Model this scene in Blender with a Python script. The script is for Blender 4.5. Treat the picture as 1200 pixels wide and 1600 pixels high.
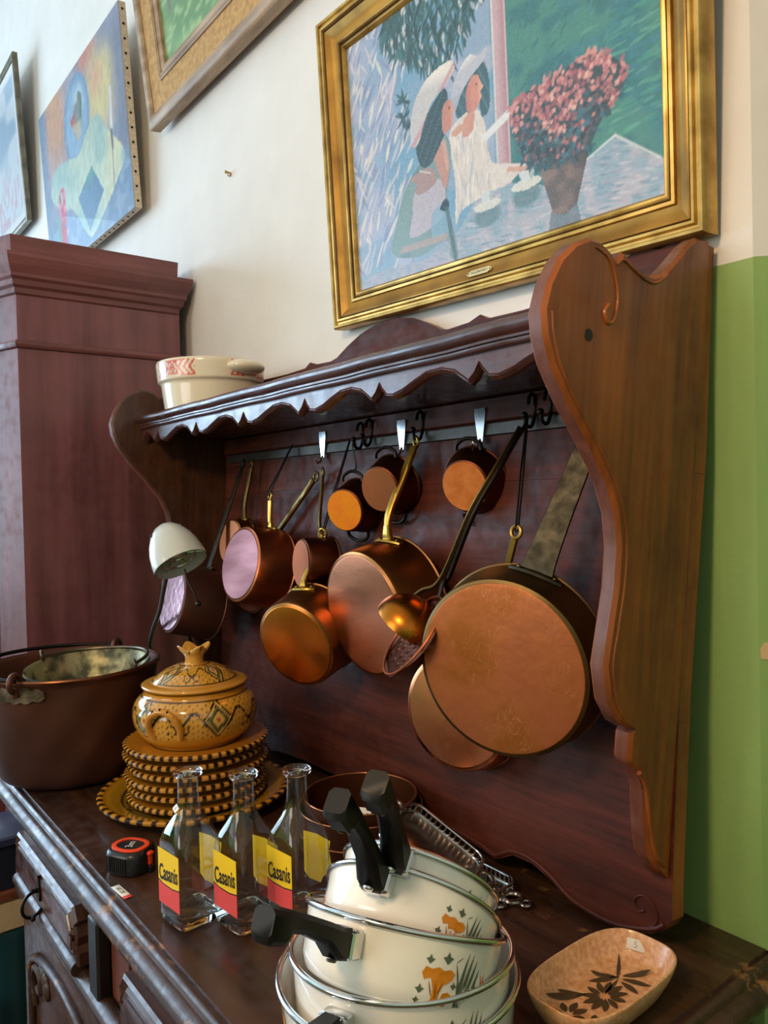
import bpy, bmesh, math, random
import numpy as np
from mathutils import Vector, Matrix

for o in list(bpy.data.objects): bpy.data.objects.remove(o)
S = bpy.context.scene
COL = S.collection
R = math.radians
PI = math.pi
random.seed(7)

# ------------------------------------------------------------------ camera
cam = bpy.data.cameras.new('camera'); cam.sensor_fit = 'VERTICAL'; cam.sensor_height = 36.0
cam.lens = 1219.03 / 1600 * 36.0; cam.clip_start = 0.02; cam.clip_end = 60
co = bpy.data.objects.new('camera', cam); COL.objects.link(co)
yaw, pitch, roll = R(37.7617), R(1.0199), R(-1.3584)
Fw = Vector((-math.cos(yaw)*math.cos(pitch), math.sin(yaw)*math.cos(pitch), -math.sin(pitch)))
Rt0 = Vector((math.sin(yaw), math.cos(yaw), 0)); Up0 = Rt0.cross(Fw)
Rt = math.cos(roll)*Rt0 + math.sin(roll)*Up0; Up = -math.sin(roll)*Rt0 + math.cos(roll)*Up0
co.matrix_world = Matrix(((Rt.x, Up.x, -Fw.x, 0.0), (Rt.y, Up.y, -Fw.y, 0.0), (Rt.z, Up.z, -Fw.z, 1.5), (0, 0, 0, 1)))
S.camera = co

# ------------------------------------------------------------------ light
S.view_settings.view_transform = 'Standard'; S.view_settings.look = 'None'
S.view_settings.gamma = 1.0; S.view_settings.use_curve_mapping = False
S.view_settings.exposure = 0.0
w = bpy.data.worlds.new('sky'); S.world = w; w.use_nodes = True
w.node_tree.nodes['Background'].inputs[0].default_value = (0.80, 0.88, 1.0, 1)
w.node_tree.nodes['Background'].inputs[1].default_value = 1.0

def area(name, loc, target, sx, sy, power, col):
    l = bpy.data.lights.new(name, 'AREA'); l.shape = 'RECTANGLE'; l.size = sx; l.size_y = sy
    l.energy = power; l.color = col
    o = bpy.data.objects.new(name, l); COL.objects.link(o); o.location = loc
    d = Vector(target) - Vector(loc); o.rotation_euler = d.to_track_quat('-Z', 'Y').to_euler()
    return o
area('daylight_side_window', (-5.9, -2.0, 2.1), (0, -2.0, 2.1), 3.8, 2.8, 270, (0.52, 0.76, 1.0))
area('daylight_front_window', (-1.3, -4.1, 2.2), (-1.3, 0, 2.2), 2.2, 1.8, 55, (1.0, 0.93, 0.84))

def bulb(name, loc, power, col, rad):
    l = bpy.data.lights.new(name, 'POINT'); l.energy = power; l.color = col; l.shadow_soft_size = rad
    o = bpy.data.objects.new(name, l); COL.objects.link(o); o.location = loc
bulb('pendant_bulb', (-0.36, -0.58, 2.3), 48, (1.0, 0.68, 0.38), 0.12)

# ------------------------------------------------------------------ helpers
def lin(c):
    return tuple(((x/12.92) if x <= 0.04045 else ((x+0.055)/1.055)**2.4) for x in c)
def rgb(h):
    h = h.lstrip('#'); return lin(tuple(int(h[i:i+2], 16)/255 for i in (0, 2, 4)))

def mat(name, col, rough=0.5, metal=0.0, col2=None, nscale=6.0, stretch=(1, 1, 1), bump=0.0, bscale=None, detail=4.0,
        coat=0.0, spec=0.5, lo=0.35, hi=0.65, rough2=None, coat_rough=0.08):
    m = bpy.data.materials.new(name); m.use_nodes = True
    nt = m.node_tree; b = nt.nodes['Principled BSDF']
    c = rgb(col) if isinstance(col, str) else col
    b.inputs['Base Color'].default_value = (*c, 1)
    b.inputs['Roughness'].default_value = rough; b.inputs['Metallic'].default_value = metal
    b.inputs['Coat Weight'].default_value = coat; b.inputs['Coat Roughness'].default_value = coat_rough
    b.inputs['Specular IOR Level'].default_value = spec
    if col2 is not None or bump or rough2 is not None:
        tc = nt.nodes.new('ShaderNodeTexCoord'); mp = nt.nodes.new('ShaderNodeMapping')
        mp.inputs['Scale'].default_value = stretch
        nt.links.new(tc.outputs['Object'], mp.inputs[0])
        n = nt.nodes.new('ShaderNodeTexNoise'); n.inputs['Scale'].default_value = nscale; n.inputs['Detail'].default_value = detail
        nt.links.new(mp.outputs[0], n.inputs['Vector'])
        if col2 is not None:
            c2 = rgb(col2) if isinstance(col2, str) else col2
            rp = nt.nodes.new('ShaderNodeValToRGB')
            rp.color_ramp.elements[0].position = lo; rp.color_ramp.elements[1].position = hi
            rp.color_ramp.elements[0].color = (*c, 1); rp.color_ramp.elements[1].color = (*c2, 1)
            nt.links.new(n.outputs['Fac'], rp.inputs[0]); nt.links.new(rp.outputs[0], b.inputs['Base Color'])
        if rough2 is not None:
            mr = nt.nodes.new('ShaderNodeMapRange'); mr.inputs['From Min'].default_value = lo; mr.inputs['From Max'].default_value = hi
            mr.inputs['To Min'].default_value = rough; mr.inputs['To Max'].default_value = rough2
            nt.links.new(n.outputs['Fac'], mr.inputs[0]); nt.links.new(mr.outputs[0], b.inputs['Roughness'])
        if bump:
            n2 = nt.nodes.new('ShaderNodeTexNoise'); n2.inputs['Scale'].default_value = bscale or nscale*3; n2.inputs['Detail'].default_value = 3
            nt.links.new(mp.outputs[0], n2.inputs['Vector'])
            bp = nt.nodes.new('ShaderNodeBump'); bp.inputs['Strength'].default_value = bump; bp.inputs['Distance'].default_value = 0.004
            nt.links.new(n2.outputs['Fac'], bp.inputs['Height']); nt.links.new(bp.outputs[0], b.inputs['Normal'])
    return m

def wood(name, dark, light, grain='x', rough=0.3, coat=0.3, wear=None, bump=0.25, fine=26.0, wear_lo=0.62, spec=0.5, dents=0.0):
    """long-fibred stained timber: streaks stretched along the grain axis"""
    m = bpy.data.materials.new(name); m.use_nodes = True; nt = m.node_tree; b = nt.nodes['Principled BSDF']
    tc = nt.nodes.new('ShaderNodeTexCoord'); mp = nt.nodes.new('ShaderNodeMapping')
    st = {'x': (0.07, 1, 1), 'y': (1, 0.07, 1), 'z': (1, 1, 0.07)}[grain]
    mp.inputs['Scale'].default_value = st; nt.links.new(tc.outputs['Object'], mp.inputs[0])
    n1 = nt.nodes.new('ShaderNodeTexNoise'); n1.inputs['Scale'].default_value = fine; n1.inputs['Detail'].default_value = 6; n1.inputs['Distortion'].default_value = 0.6
    n2 = nt.nodes.new('ShaderNodeTexNoise'); n2.inputs['Scale'].default_value = fine*5; n2.inputs['Detail'].default_value = 4
    n3 = nt.nodes.new('ShaderNodeTexNoise'); n3.inputs['Scale'].default_value = 5.0; n3.inputs['Detail'].default_value = 3
    nt.links.new(mp.outputs[0], n1.inputs['Vector']); nt.links.new(mp.outputs[0], n2.inputs['Vector']); nt.links.new(tc.outputs['Object'], n3.inputs['Vector'])
    a = nt.nodes.new('ShaderNodeMath'); a.operation = 'MULTIPLY_ADD'; a.inputs[1].default_value = 0.35
    nt.links.new(n2.outputs['Fac'], a.inputs[0])
    a2 = nt.nodes.new('ShaderNodeMath'); a2.operation = 'MULTIPLY_ADD'; a2.inputs[1].default_value = 0.40; a2.inputs[2].default_value = -0.13
    nt.links.new(n3.outputs['Fac'], a2.inputs[0])
    a3 = nt.nodes.new('ShaderNodeMath'); a3.operation = 'MULTIPLY_ADD'; a3.inputs[1].default_value = 0.6
    nt.links.new(n1.outputs['Fac'], a3.inputs[0]); nt.links.new(a2.outputs[0], a3.inputs[2]); nt.links.new(a3.outputs[0], a.inputs[2])
    rp = nt.nodes.new('ShaderNodeValToRGB'); rp.color_ramp.elements[0].position = 0.34; rp.color_ramp.elements[1].position = 0.72
    rp.color_ramp.elements[0].color = (*rgb(dark), 1); rp.color_ramp.elements[1].color = (*rgb(light), 1)
    nt.links.new(a.outputs[0], rp.inputs[0]); out = rp.outputs[0]
    if wear:
        n4 = nt.nodes.new('ShaderNodeTexNoise'); n4.inputs['Scale'].default_value = 22; n4.inputs['Detail'].default_value = 9; n4.inputs['Roughness'].default_value = 0.7
        nt.links.new(tc.outputs['Object'], n4.inputs['Vector'])
        r4 = nt.nodes.new('ShaderNodeMapRange'); r4.inputs['From Min'].default_value = wear_lo; r4.inputs['From Max'].default_value = wear_lo+0.06
        nt.links.new(n4.outputs['Fac'], r4.inputs[0])
        mx = nt.nodes.new('ShaderNodeMix'); mx.data_type = 'RGBA'
        nt.links.new(r4.outputs[0], mx.inputs[0]); nt.links.new(out, mx.inputs[6]); mx.inputs[7].default_value = (*rgb(wear), 1); out = mx.outputs[2]
    nt.links.new(out, b.inputs['Base Color'])
    b.inputs['Roughness'].default_value = rough; b.inputs['Coat Weight'].default_value = coat; b.inputs['Coat Roughness'].default_value = 0.18; b.inputs['Specular IOR Level'].default_value = spec
    n5 = nt.nodes.new('ShaderNodeTexNoise'); n5.inputs['Scale'].default_value = 38; n5.inputs['Detail'].default_value = 6
    nt.links.new(tc.outputs['Object'], n5.inputs['Vector'])
    r5 = nt.nodes.new('ShaderNodeMapRange'); r5.inputs['From Min'].default_value = 0.35; r5.inputs['From Max'].default_value = 0.7; r5.inputs['To Min'].default_value = rough-0.06; r5.inputs['To Max'].default_value = rough+0.22
    nt.links.new(n5.outputs['Fac'], r5.inputs[0]); nt.links.new(r5.outputs[0], b.inputs['Roughness'])
    ad = nt.nodes.new('ShaderNodeMath'); ad.operation = 'MULTIPLY_ADD'; ad.inputs[1].default_value = dents; nt.links.new(n5.outputs['Fac'], ad.inputs[0]); nt.links.new(a.outputs[0], ad.inputs[2])
    bp = nt.nodes.new('ShaderNodeBump'); bp.inputs['Strength'].default_value = bump; bp.inputs['Distance'].default_value = 0.003
    nt.links.new(ad.outputs[0], bp.inputs['Height']); nt.links.new(bp.outputs[0], b.inputs['Normal'])
    return m

def vmat(name, rough=0.5, coat=0.0, bump=0.0, bscale=60, stretch=(1, 1, 1), coat_rough=0.03):
    """pigment from the mesh's own colour attribute"""
    m = bpy.data.materials.new(name); m.use_nodes = True; nt = m.node_tree; b = nt.nodes['Principled BSDF']
    v = nt.nodes.new('ShaderNodeVertexColor'); v.layer_name = 'pigment'
    nt.links.new(v.outputs[0], b.inputs['Base Color'])
    b.inputs['Roughness'].default_value = rough; b.inputs['Coat Weight'].default_value = coat; b.inputs['Coat Roughness'].default_value = coat_rough
    if bump:
        tc = nt.nodes.new('ShaderNodeTexCoord'); mp = nt.nodes.new('ShaderNodeMapping'); mp.inputs['Scale'].default_value = stretch
        n = nt.nodes.new('ShaderNodeTexNoise'); n.inputs['Scale'].default_value = bscale; n.inputs['Detail'].default_value = 4
        nt.links.new(tc.outputs['Object'], mp.inputs[0]); nt.links.new(mp.outputs[0], n.inputs['Vector'])
        bp = nt.nodes.new('ShaderNodeBump'); bp.inputs['Strength'].default_value = bump; bp.inputs['Distance'].default_value = 0.003
        nt.links.new(n.outputs['Fac'], bp.inputs['Height']); nt.links.new(bp.outputs[0], b.inputs['Normal'])
    return m

class MB:
    def __init__(s): s.v = []; s.f = []
    def add(s, v, f, M=None):
        k = len(s.v)
        s.v += [tuple(M @ Vector(p)) if M is not None else tuple(p) for p in v]
        s.f += [tuple(i+k for i in q) for q in f]; return s
    def box(s, x0, x1, y0, y1, z0, z1, bev=0.0, M=None):
        if bev <= 0:
            v = [(x0,y0,z0),(x1,y0,z0),(x1,y1,z0),(x0,y1,z0),(x0,y0,z1),(x1,y0,z1),(x1,y1,z1),(x0,y1,z1)]
            return s.add(v, [(3,2,1,0),(4,5,6,7),(0,1,5,4),(1,2,6,5),(2,3,7,6),(3,0,4,7)], M)
        b = bev
        rings = [(b, z0), (0, z0+b), (0, z1-b), (b, z1)]
        return s.rings([[(x0+o+b if 1 else 0, y0+o, z), (x1-o-b, y0+o, z), (x1-o, y0+o+b, z), (x1-o, y1-o-b, z),
                         (x1-o-b, y1-o, z), (x0+o+b, y1-o, z), (x0+o, y1-o-b, z), (x0+o, y0+o+b, z)] for o, z in rings], True, M)
    def rings(s, rs, caps=True, M=None, closed=True):
        n = len(rs[0]); v = [p for r in rs for p in r]; f = []
        for i in range(len(rs)-1):
            for j in range(n if closed else n-1):
                a = i*n+j; b = i*n+(j+1) % n
                f.append((a, b, b+n, a+n))
        if caps:
            f.append(tuple(reversed(range(n)))); f.append(tuple((len(rs)-1)*n+j for j in range(n)))
        return s.add(v, f, M)
    def lathe(s, prof, seg=48, M=None, cap=True):
        rs = [[(r*math.cos(2*PI*j/seg), r*math.sin(2*PI*j/seg), z) for j in range(seg)] for r, z in prof]
        return s.rings(rs, cap, M)
    def prism(s, poly, t0, t1, axis='y', M=None):
        """poly of 2d points extruded from t0 to t1 along axis"""
        def P(a, b, t): return {'y': (a, t, b), 'x': (t, a, b), 'z': (a, b, t)}[axis]
        return s.rings([[P(a, b, t0) for a, b in poly], [P(a, b, t1) for a, b in poly]], True, M)
    def tube(s, pts, rad, seg=10, caps=True, M=None, flat=None, ref=None, closed=False):
        """sweep; rad number or list; flat=(w,t) lists for rectangular-ish section"""
        P = [Vector(p) for p in pts]; n = len(P)
        T = []
        for i in range(n):
            a = P[(i-1) % n] if (closed or i > 0) else P[i]; b = P[(i+1) % n] if (closed or i < n-1) else P[i]
            T.append((b-a).normalized())
        N = Vector(ref) if ref is not None else (Vector((0, 0, 1)) if abs(T[0].z) < 0.9 else Vector((1, 0, 0)))
        rs = []
        for i in range(n):
            N = (N - T[i]*N.dot(T[i]))
            if N.length < 1e-6: N = T[i].orthogonal()
            N.normalize(); B = T[i].cross(N)
            if flat:
                wv = flat[0][i] if isinstance(flat[0], (list, tuple)) else flat[0]
                tv = flat[1][i] if isinstance(flat[1], (list, tuple)) else flat[1]
                c = min(wv, tv)*0.25
                sec = [(-wv/2+c, -tv/2), (wv/2-c, -tv/2), (wv/2, -tv/2+c), (wv/2, tv/2-c), (wv/2-c, tv/2), (-wv/2+c, tv/2), (-wv/2, tv/2-c), (-wv/2, -tv/2+c)]
                rs.append([tuple(P[i] + B*a + N*b) for a, b in sec])
            else:
                r = rad[i] if isinstance(rad, (list, tuple)) else rad
                rs.append([tuple(P[i] + (B*math.cos(2*PI*j/seg) + N*math.sin(2*PI*j/seg))*r) for j in range(seg)])
        if closed: return s.rings(rs + [rs[0]], False, M)
        return s.rings(rs, caps, M)
    def torus(s, c, R_, r, normal=(0, 0, 1), seg=28, sub=8, M=None, sx=1.0):
        nrm = Vector(normal).normalized(); a = nrm.orthogonal().normalized(); b = nrm.cross(a)
        pts = [Vector(c) + (a*math.cos(2*PI*i/seg)*sx + b*math.sin(2*PI*i/seg))*R_ for i in range(seg)]
        return s.tube(pts, r, sub, M=M, closed=True, ref=nrm)
    def sphere(s, c, r, seg=12, ringn=8, sc=(1, 1, 1), M=None):
        prof = [(max(math.sin(PI*i/ringn), 1e-4)*r, -math.cos(PI*i/ringn)*r) for i in range(ringn+1)]
        T_ = Matrix.Translation(c) @ Matrix.Diagonal((*sc, 1))
        return s.lathe(prof, seg, (M @ T_) if M is not None else T_)
    def build(s, name, m, parent=None, smooth=True, angle=38, cols=None):
        me = bpy.data.meshes.new(name); me.from_pydata(s.v, [], s.f); me.validate(); 
        bm = bmesh.new(); bm.from_mesh(me); 
        if cols is None:
            bmesh.ops.remove_doubles(bm, verts=bm.verts, dist=1e-6)
        bmesh.ops.recalc_face_normals(bm, faces=bm.faces)
        bm.to_mesh(me); bm.free()
        me.materials.append(m)
        if cols is not None:
            at = me.color_attributes.new('pigment', 'FLOAT_COLOR', 'POINT')
            buf = np.ones((len(me.vertices), 4), np.float32); buf[:, :3] = cols; at.data.foreach_set('color', buf.ravel())
        if smooth:
            me.polygons.foreach_set('use_smooth', [True]*len(me.polygons))
            me.set_sharp_from_angle(angle=R(angle))
        o = bpy.data.objects.new(name, me); COL.objects.link(o)
        if parent is not None: o.parent = parent
        return o

def tag(o, label, cat, group=None):
    o['label'] = label; o['category'] = cat
    if group: o['group'] = group
    return o
def thing(name, label, cat, loc=(0, 0, 0), rz=0.0, group=None, M=None):
    o = bpy.data.objects.new(name, None); COL.objects.link(o); o.empty_display_size = 0.05
    if M is not None: o.matrix_world = M
    else: o.location = loc; o.rotation_euler = (0, 0, rz)
    return tag(o, label, cat, group)
def struct(o): o['kind'] = 'structure'; return o
def dup(root, label=None, loc=None, rz=None):
    r = root.copy(); COL.objects.link(r)
    if label: r['label'] = label
    if loc is not None: r.location = loc
    if rz is not None: r.rotation_euler = (0, 0, rz)
    for ch in list(root.children):
        c = ch.copy(); COL.objects.link(c); c.parent = r
        for g in ch.children:
            d = g.copy(); COL.objects.link(d); d.parent = c
    return r
def axes(origin, x, z):
    z = Vector(z).normalized(); x = Vector(x); x = (x - z*x.dot(z)).normalized(); y = z.cross(x)
    return Matrix(((x.x, y.x, z.x, origin[0]), (x.y, y.y, z.y, origin[1]), (x.z, y.z, z.z, origin[2]), (0, 0, 0, 1)))
def text_geo(s, size, bold=0.0):
    c = bpy.data.curves.new('lettering', 'FONT'); c.body = s; c.size = size; c.offset = bold; c.align_x = 'CENTER'; c.align_y = 'CENTER'; c.resolution_u = 3
    o = bpy.data.objects.new('lettering', c); COL.objects.link(o)
    dg = bpy.context.evaluated_depsgraph_get(); me = bpy.data.meshes.new_from_object(o.evaluated_get(dg))
    v = [tuple(x.co) for x in me.vertices]; f = [tuple(p.vertices) for p in me.polygons]
    bpy.data.objects.remove(o); bpy.data.curves.remove(c); bpy.data.meshes.remove(me)
    return v, f
def smooth_curve(pts, n=6, closed=False):
    """Catmull-Rom through 2d/3d points"""
    P = [Vector(p) for p in pts]; out = []
    m = len(P)
    for i in range(m if closed else m-1):
        p0 = P[(i-1) % m] if (closed or i > 0) else P[i]; p1 = P[i]; p2 = P[(i+1) % m]; p3 = P[(i+2) % m] if (closed or i < m-2) else P[i+1]
        for k in range(n):
            t = k/n
            out.append(0.5*((2*p1) + (p2-p0)*t + (2*p0-5*p1+4*p2-p3)*t*t + (3*p1-p0-3*p2+p3)*t**3))
    if not closed: out.append(P[-1])
    return [tuple(q) for q in out]

# ------------------------------------------------------------------ materials
m_copper = mat('copper_polished', '#d98a63', 0.20, 1.0, col2='#c9774f', nscale=9, rough2=0.32, bump=0.02, bscale=120)
m_copper_b = mat('copper_brushed', '#cf7d55', 0.30, 1.0, col2='#b8683f', nscale=5, rough2=0.42, bump=0.03, bscale=90)
m_copper_s = mat('copper_scuffed', '#e4875a', 0.38, 1.0, col2='#b06a32', nscale=9, rough2=0.60, detail=8, bump=0.16, bscale=40, lo=0.38, hi=0.62)
m_copper_d = mat('copper_tarnished', '#6e4436', 0.42, 0.75, col2='#4c3029', nscale=4, rough2=0.58, detail=6, bump=0.10, bscale=14)
m_copper_side = mat('copper_browned', '#a9713f', 0.28, 1.0, col2='#8a5a34', nscale=6, rough2=0.40)
m_copper_old = mat('copper_dark_aged', '#6b3a26', 0.34, 1.0, col2='#4f2a1c', nscale=6, rough2=0.5)
m_orange = mat('copper_painted_glow', '#ff9a18', 0.30, 0.35, col2='#f08008', nscale=30, rough2=0.42, bump=0.06, bscale=120)  # warm glow reflected in the copper, put into its base colour
m_copper_glow = mat('copper_mottled_orange', '#f2924a', 0.34, 0.55, col2='#d0702a', nscale=40, rough2=0.45, detail=6)
m_verd = mat('tinned_verdigris', '#a09a74', 0.45, 0.6, col2='#4e5140', nscale=26, detail=9, bump=0.4, bscale=60, lo=0.42, hi=0.58)
m_brass = mat('brass', '#c9a04a', 0.28, 1.0, col2='#a5833a', nscale=20, rough2=0.42)
m_brass_d = mat('brass_dull', '#8d7444', 0.36, 1.0, col2='#6c5836', nscale=18, rough2=0.5)
m_iron = mat('iron_worn', '#423f36', 0.46, 1.0, col2='#36332b', nscale=60, detail=8, rough2=0.6, bump=0.06)
m_black_iron = mat('iron_black', '#2a2623', 0.42, 0.9)
m_steel = mat('steel_bar', '#67635e', 0.50, 1.0, col2='#4e4a46', nscale=14)
m_chrome = mat('chrome', '#d8dadc', 0.14, 1.0)
m_silver = mat('silver_plate', '#b5aca2', 0.25, 1.0, col2='#7d746b', nscale=60)
def add_scratches(m, c):
    nt = m.node_tree; b = nt.nodes['Principled BSDF']; tc = nt.nodes.new('ShaderNodeTexCoord')
    wv = nt.nodes.new('ShaderNodeTexNoise'); wv.inputs['Scale'].default_value = 34; wv.inputs['Detail'].default_value = 3; wv.inputs['Distortion'].default_value = 2.0
    mp = nt.nodes.new('ShaderNodeMapping'); mp.inputs['Rotation'].default_value = (0, 0, 0.8); mp.inputs['Scale'].default_value = (0.8, 1.5, 1); nt.links.new(tc.outputs['Object'], mp.inputs[0]); nt.links.new(mp.outputs[0], wv.inputs['Vector'])
    r1 = nt.nodes.new('ShaderNodeValToRGB'); e = r1.color_ramp.elements; e[0].position = 0.485; e[0].color = (0, 0, 0, 1); e[1].position = 0.5; e[1].color = (1, 1, 1, 1)
    e2 = r1.color_ramp.elements.new(0.515); e2.color = (0, 0, 0, 1)
    nt.links.new(wv.outputs['Fac'], r1.inputs[0])
    pn = nt.nodes.new('ShaderNodeTexNoise'); pn.inputs['Scale'].default_value = 14; nt.links.new(tc.outputs['Object'], pn.inputs['Vector'])
    pr_ = nt.nodes.new('ShaderNodeMapRange'); pr_.inputs['From Min'].default_value = 0.5; pr_.inputs['From Max'].default_value = 0.65; nt.links.new(pn.outputs['Fac'], pr_.inputs[0])
    mu = nt.nodes.new('ShaderNodeMath'); mu.operation = 'MULTIPLY'; nt.links.new(r1.outputs[0], mu.inputs[0]); nt.links.new(pr_.outputs[0], mu.inputs[1])
    pr_.inputs['To Max'].default_value = 0.6
    src = b.inputs['Base Color'].links[0].from_socket; mx = nt.nodes.new('ShaderNodeMix'); mx.data_type = 'RGBA'
    nt.links.new(mu.outputs[0], mx.inputs[0]); nt.links.new(src, mx.inputs[6]); mx.inputs[7].default_value = (*rgb(c), 1); nt.links.new(mx.outputs[2], b.inputs['Base Color'])
add_scratches(m_copper_s, '#f0b890')
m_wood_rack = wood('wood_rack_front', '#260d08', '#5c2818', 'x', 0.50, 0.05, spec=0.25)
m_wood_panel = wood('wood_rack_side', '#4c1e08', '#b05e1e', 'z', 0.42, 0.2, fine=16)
m_wood_edge = wood('wood_rack_edge', '#4a2318', '#7c4530', 'z', 0.36, 0.3)
m_wood_shelf = wood('wood_rack_shelf', '#2a1512', '#57302a', 'x', 0.28, 0.45, fine=32)
m_wood_top = wood('wood_buffet_top', '#1c0e08', '#4e2f1e', 'x', 0.34, 0.30, wear='#7a5230', wear_lo=0.63)
m_wood_nose = wood('wood_buffet_nosing', '#1f110c', '#4a2e22', 'x', 0.36, 0.12, wear='#8a6038', wear_lo=0.58, dents=1.2, bump=0.4)
m_wood_buf = wood('wood_buffet_front', '#2a1610', '#5a3626', 'x', 0.36, 0.25, dents=0.5)
m_wood_ward = wood('wood_wardrobe_side', '#50292e', '#855058', 'z', 0.38, 0.35, fine=9)
m_wood_wardx = wood('wood_wardrobe_cornice', '#4c282a', '#824c4e', 'y', 0.40, 0.25, fine=12)
m_gold = mat('gilded_wood', '#b98a3c', 0.42, 0.7, col2='#7d5a24', nscale=9, stretch=(1, 1, 1), detail=7, bump=0.08, bscale=50, rough2=0.5)
m_gold_l = mat('gilded_edge', '#cfa85c', 0.36, 0.75, col2='#9c7838', nscale=22, detail=7)
m_gold_d = mat('gilded_groove', '#4a3214', 0.5, 0.5)
m_cork = mat('cork_frame', '#c39a5c', 0.7, 0.0, col2='#a87f45', nscale=70, detail=6, bump=0.3, bscale=150)
m_oldframe = mat('limed_frame', '#b59a7c', 0.55, 0.0, col2='#8c7052', nscale=30, stretch=(0.2, 1, 1), bump=0.2)
m_darkframe = mat('bronze_frame', '#5c5648', 0.4, 0.5, col2='#7a7260', nscale=20)
m_canvas = mat('raw_canvas', '#d9ccb8', 0.8, 0.0, col2='#c5b49c', nscale=120)
m_white = mat('white_paper', '#e8e4da', 0.6)
m_black = mat('black_ink', '#141210', 0.5)
m_red = mat('red_print', '#e04a48', 0.5)
m_yellow = mat('yellow_print', '#f2c716', 0.5)
m_enamel = mat('cream_enamel', '#f4eee2', 0.12, 0.0, coat=0.6, coat_rough=0.03)
m_bake = mat('black_bakelite', '#100f0f', 0.42, 0.0, spec=0.3)
m_shade = mat('lamp_enamel', '#c9cfcc', 0.28, 0.0, coat=0.4)
m_shade_in = mat('lamp_inside', '#d8d6cc', 0.35)
m_grey = mat('grey_metal', '#6f716f', 0.35, 0.8)
m_glass = bpy.data.materials.new('clear_glass'); m_glass.use_nodes = True     # thin clear glass: Fresnel mirror over clear transmission
_nt = m_glass.node_tree; _nt.nodes.remove(_nt.nodes['Principled BSDF']); _out = _nt.nodes['Material Output']
_tr = _nt.nodes.new('ShaderNodeBsdfTransparent'); _tr.inputs[0].default_value = (0.945, 0.965, 0.95, 1)
_gl = _nt.nodes.new('ShaderNodeBsdfGlossy'); _gl.inputs['Roughness'].default_value = 0.01
_lw = _nt.nodes.new('ShaderNodeLayerWeight'); _lw.inputs[0].default_value = 0.5
_pw = _nt.nodes.new('ShaderNodeMath'); _pw.operation = 'POWER'; _pw.inputs[1].default_value = 2.6; _nt.links.new(_lw.outputs['Facing'], _pw.inputs[0])
_fr = _nt.nodes.new('ShaderNodeMath'); _fr.operation = 'MULTIPLY_ADD'; _fr.inputs[1].default_value = 0.80; _fr.inputs[2].default_value = 0.07; _nt.links.new(_pw.outputs[0], _fr.inputs[0])
_mx = _nt.nodes.new('ShaderNodeMixShader'); _nt.links.new(_fr.outputs[0], _mx.inputs[0]); _nt.links.new(_tr.outputs[0], _mx.inputs[1]); _nt.links.new(_gl.outputs[0], _mx.inputs[2]); _nt.links.new(_mx.outputs[0], _out.inputs[0])
m_glass_base = bpy.data.materials.new('thick_glass'); m_glass_base.use_nodes = True
_b = m_glass_base.node_tree.nodes['Principled BSDF']; _b.inputs['Transmission Weight'].default_value = 1.0; _b.inputs['Roughness'].default_value = 0.02; _b.inputs['IOR'].default_value = 1.45
_b.inputs['Base Color'].default_value = (0.95, 0.985, 0.965, 1)
m_glaze = vmat('painted_glaze', 0.16, 0.7, bump=0.05, bscale=70)
m_paint = vmat('painted_canvas', 0.42, 0.25, bump=0.35, bscale=240, stretch=(1, 1, 0.35), coat_rough=0.2)
m_paint_m = vmat('oil_paint', 0.5, 0.1, bump=0.2, bscale=60)
m_clay = mat('speckled_stoneware', '#cf9260', 0.35, 0.0, col2='#e8b688', nscale=160, detail=3, coat=0.25)
m_clay_paint = mat('brown_brushwork', '#4a3a22', 0.5)
m_casserole = vmat('cream_pottery', 0.2, 0.5)
m_orange_p = mat('orange_plastic', '#f04818', 0.4)
m_black_p = mat('black_plastic', '#17181a', 0.32)
m_dec_br = mat('decal_brown', '#9a5410', 0.3); m_dec_or = mat('decal_orange', '#d9861c', 0.3); m_dec_gr = mat('decal_green', '#5d6650', 0.3); m_dec_rd = mat('decal_red', '#b02030', 0.3); m_dec_or2 = mat('decal_squash', '#e07830', 0.3)
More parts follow.
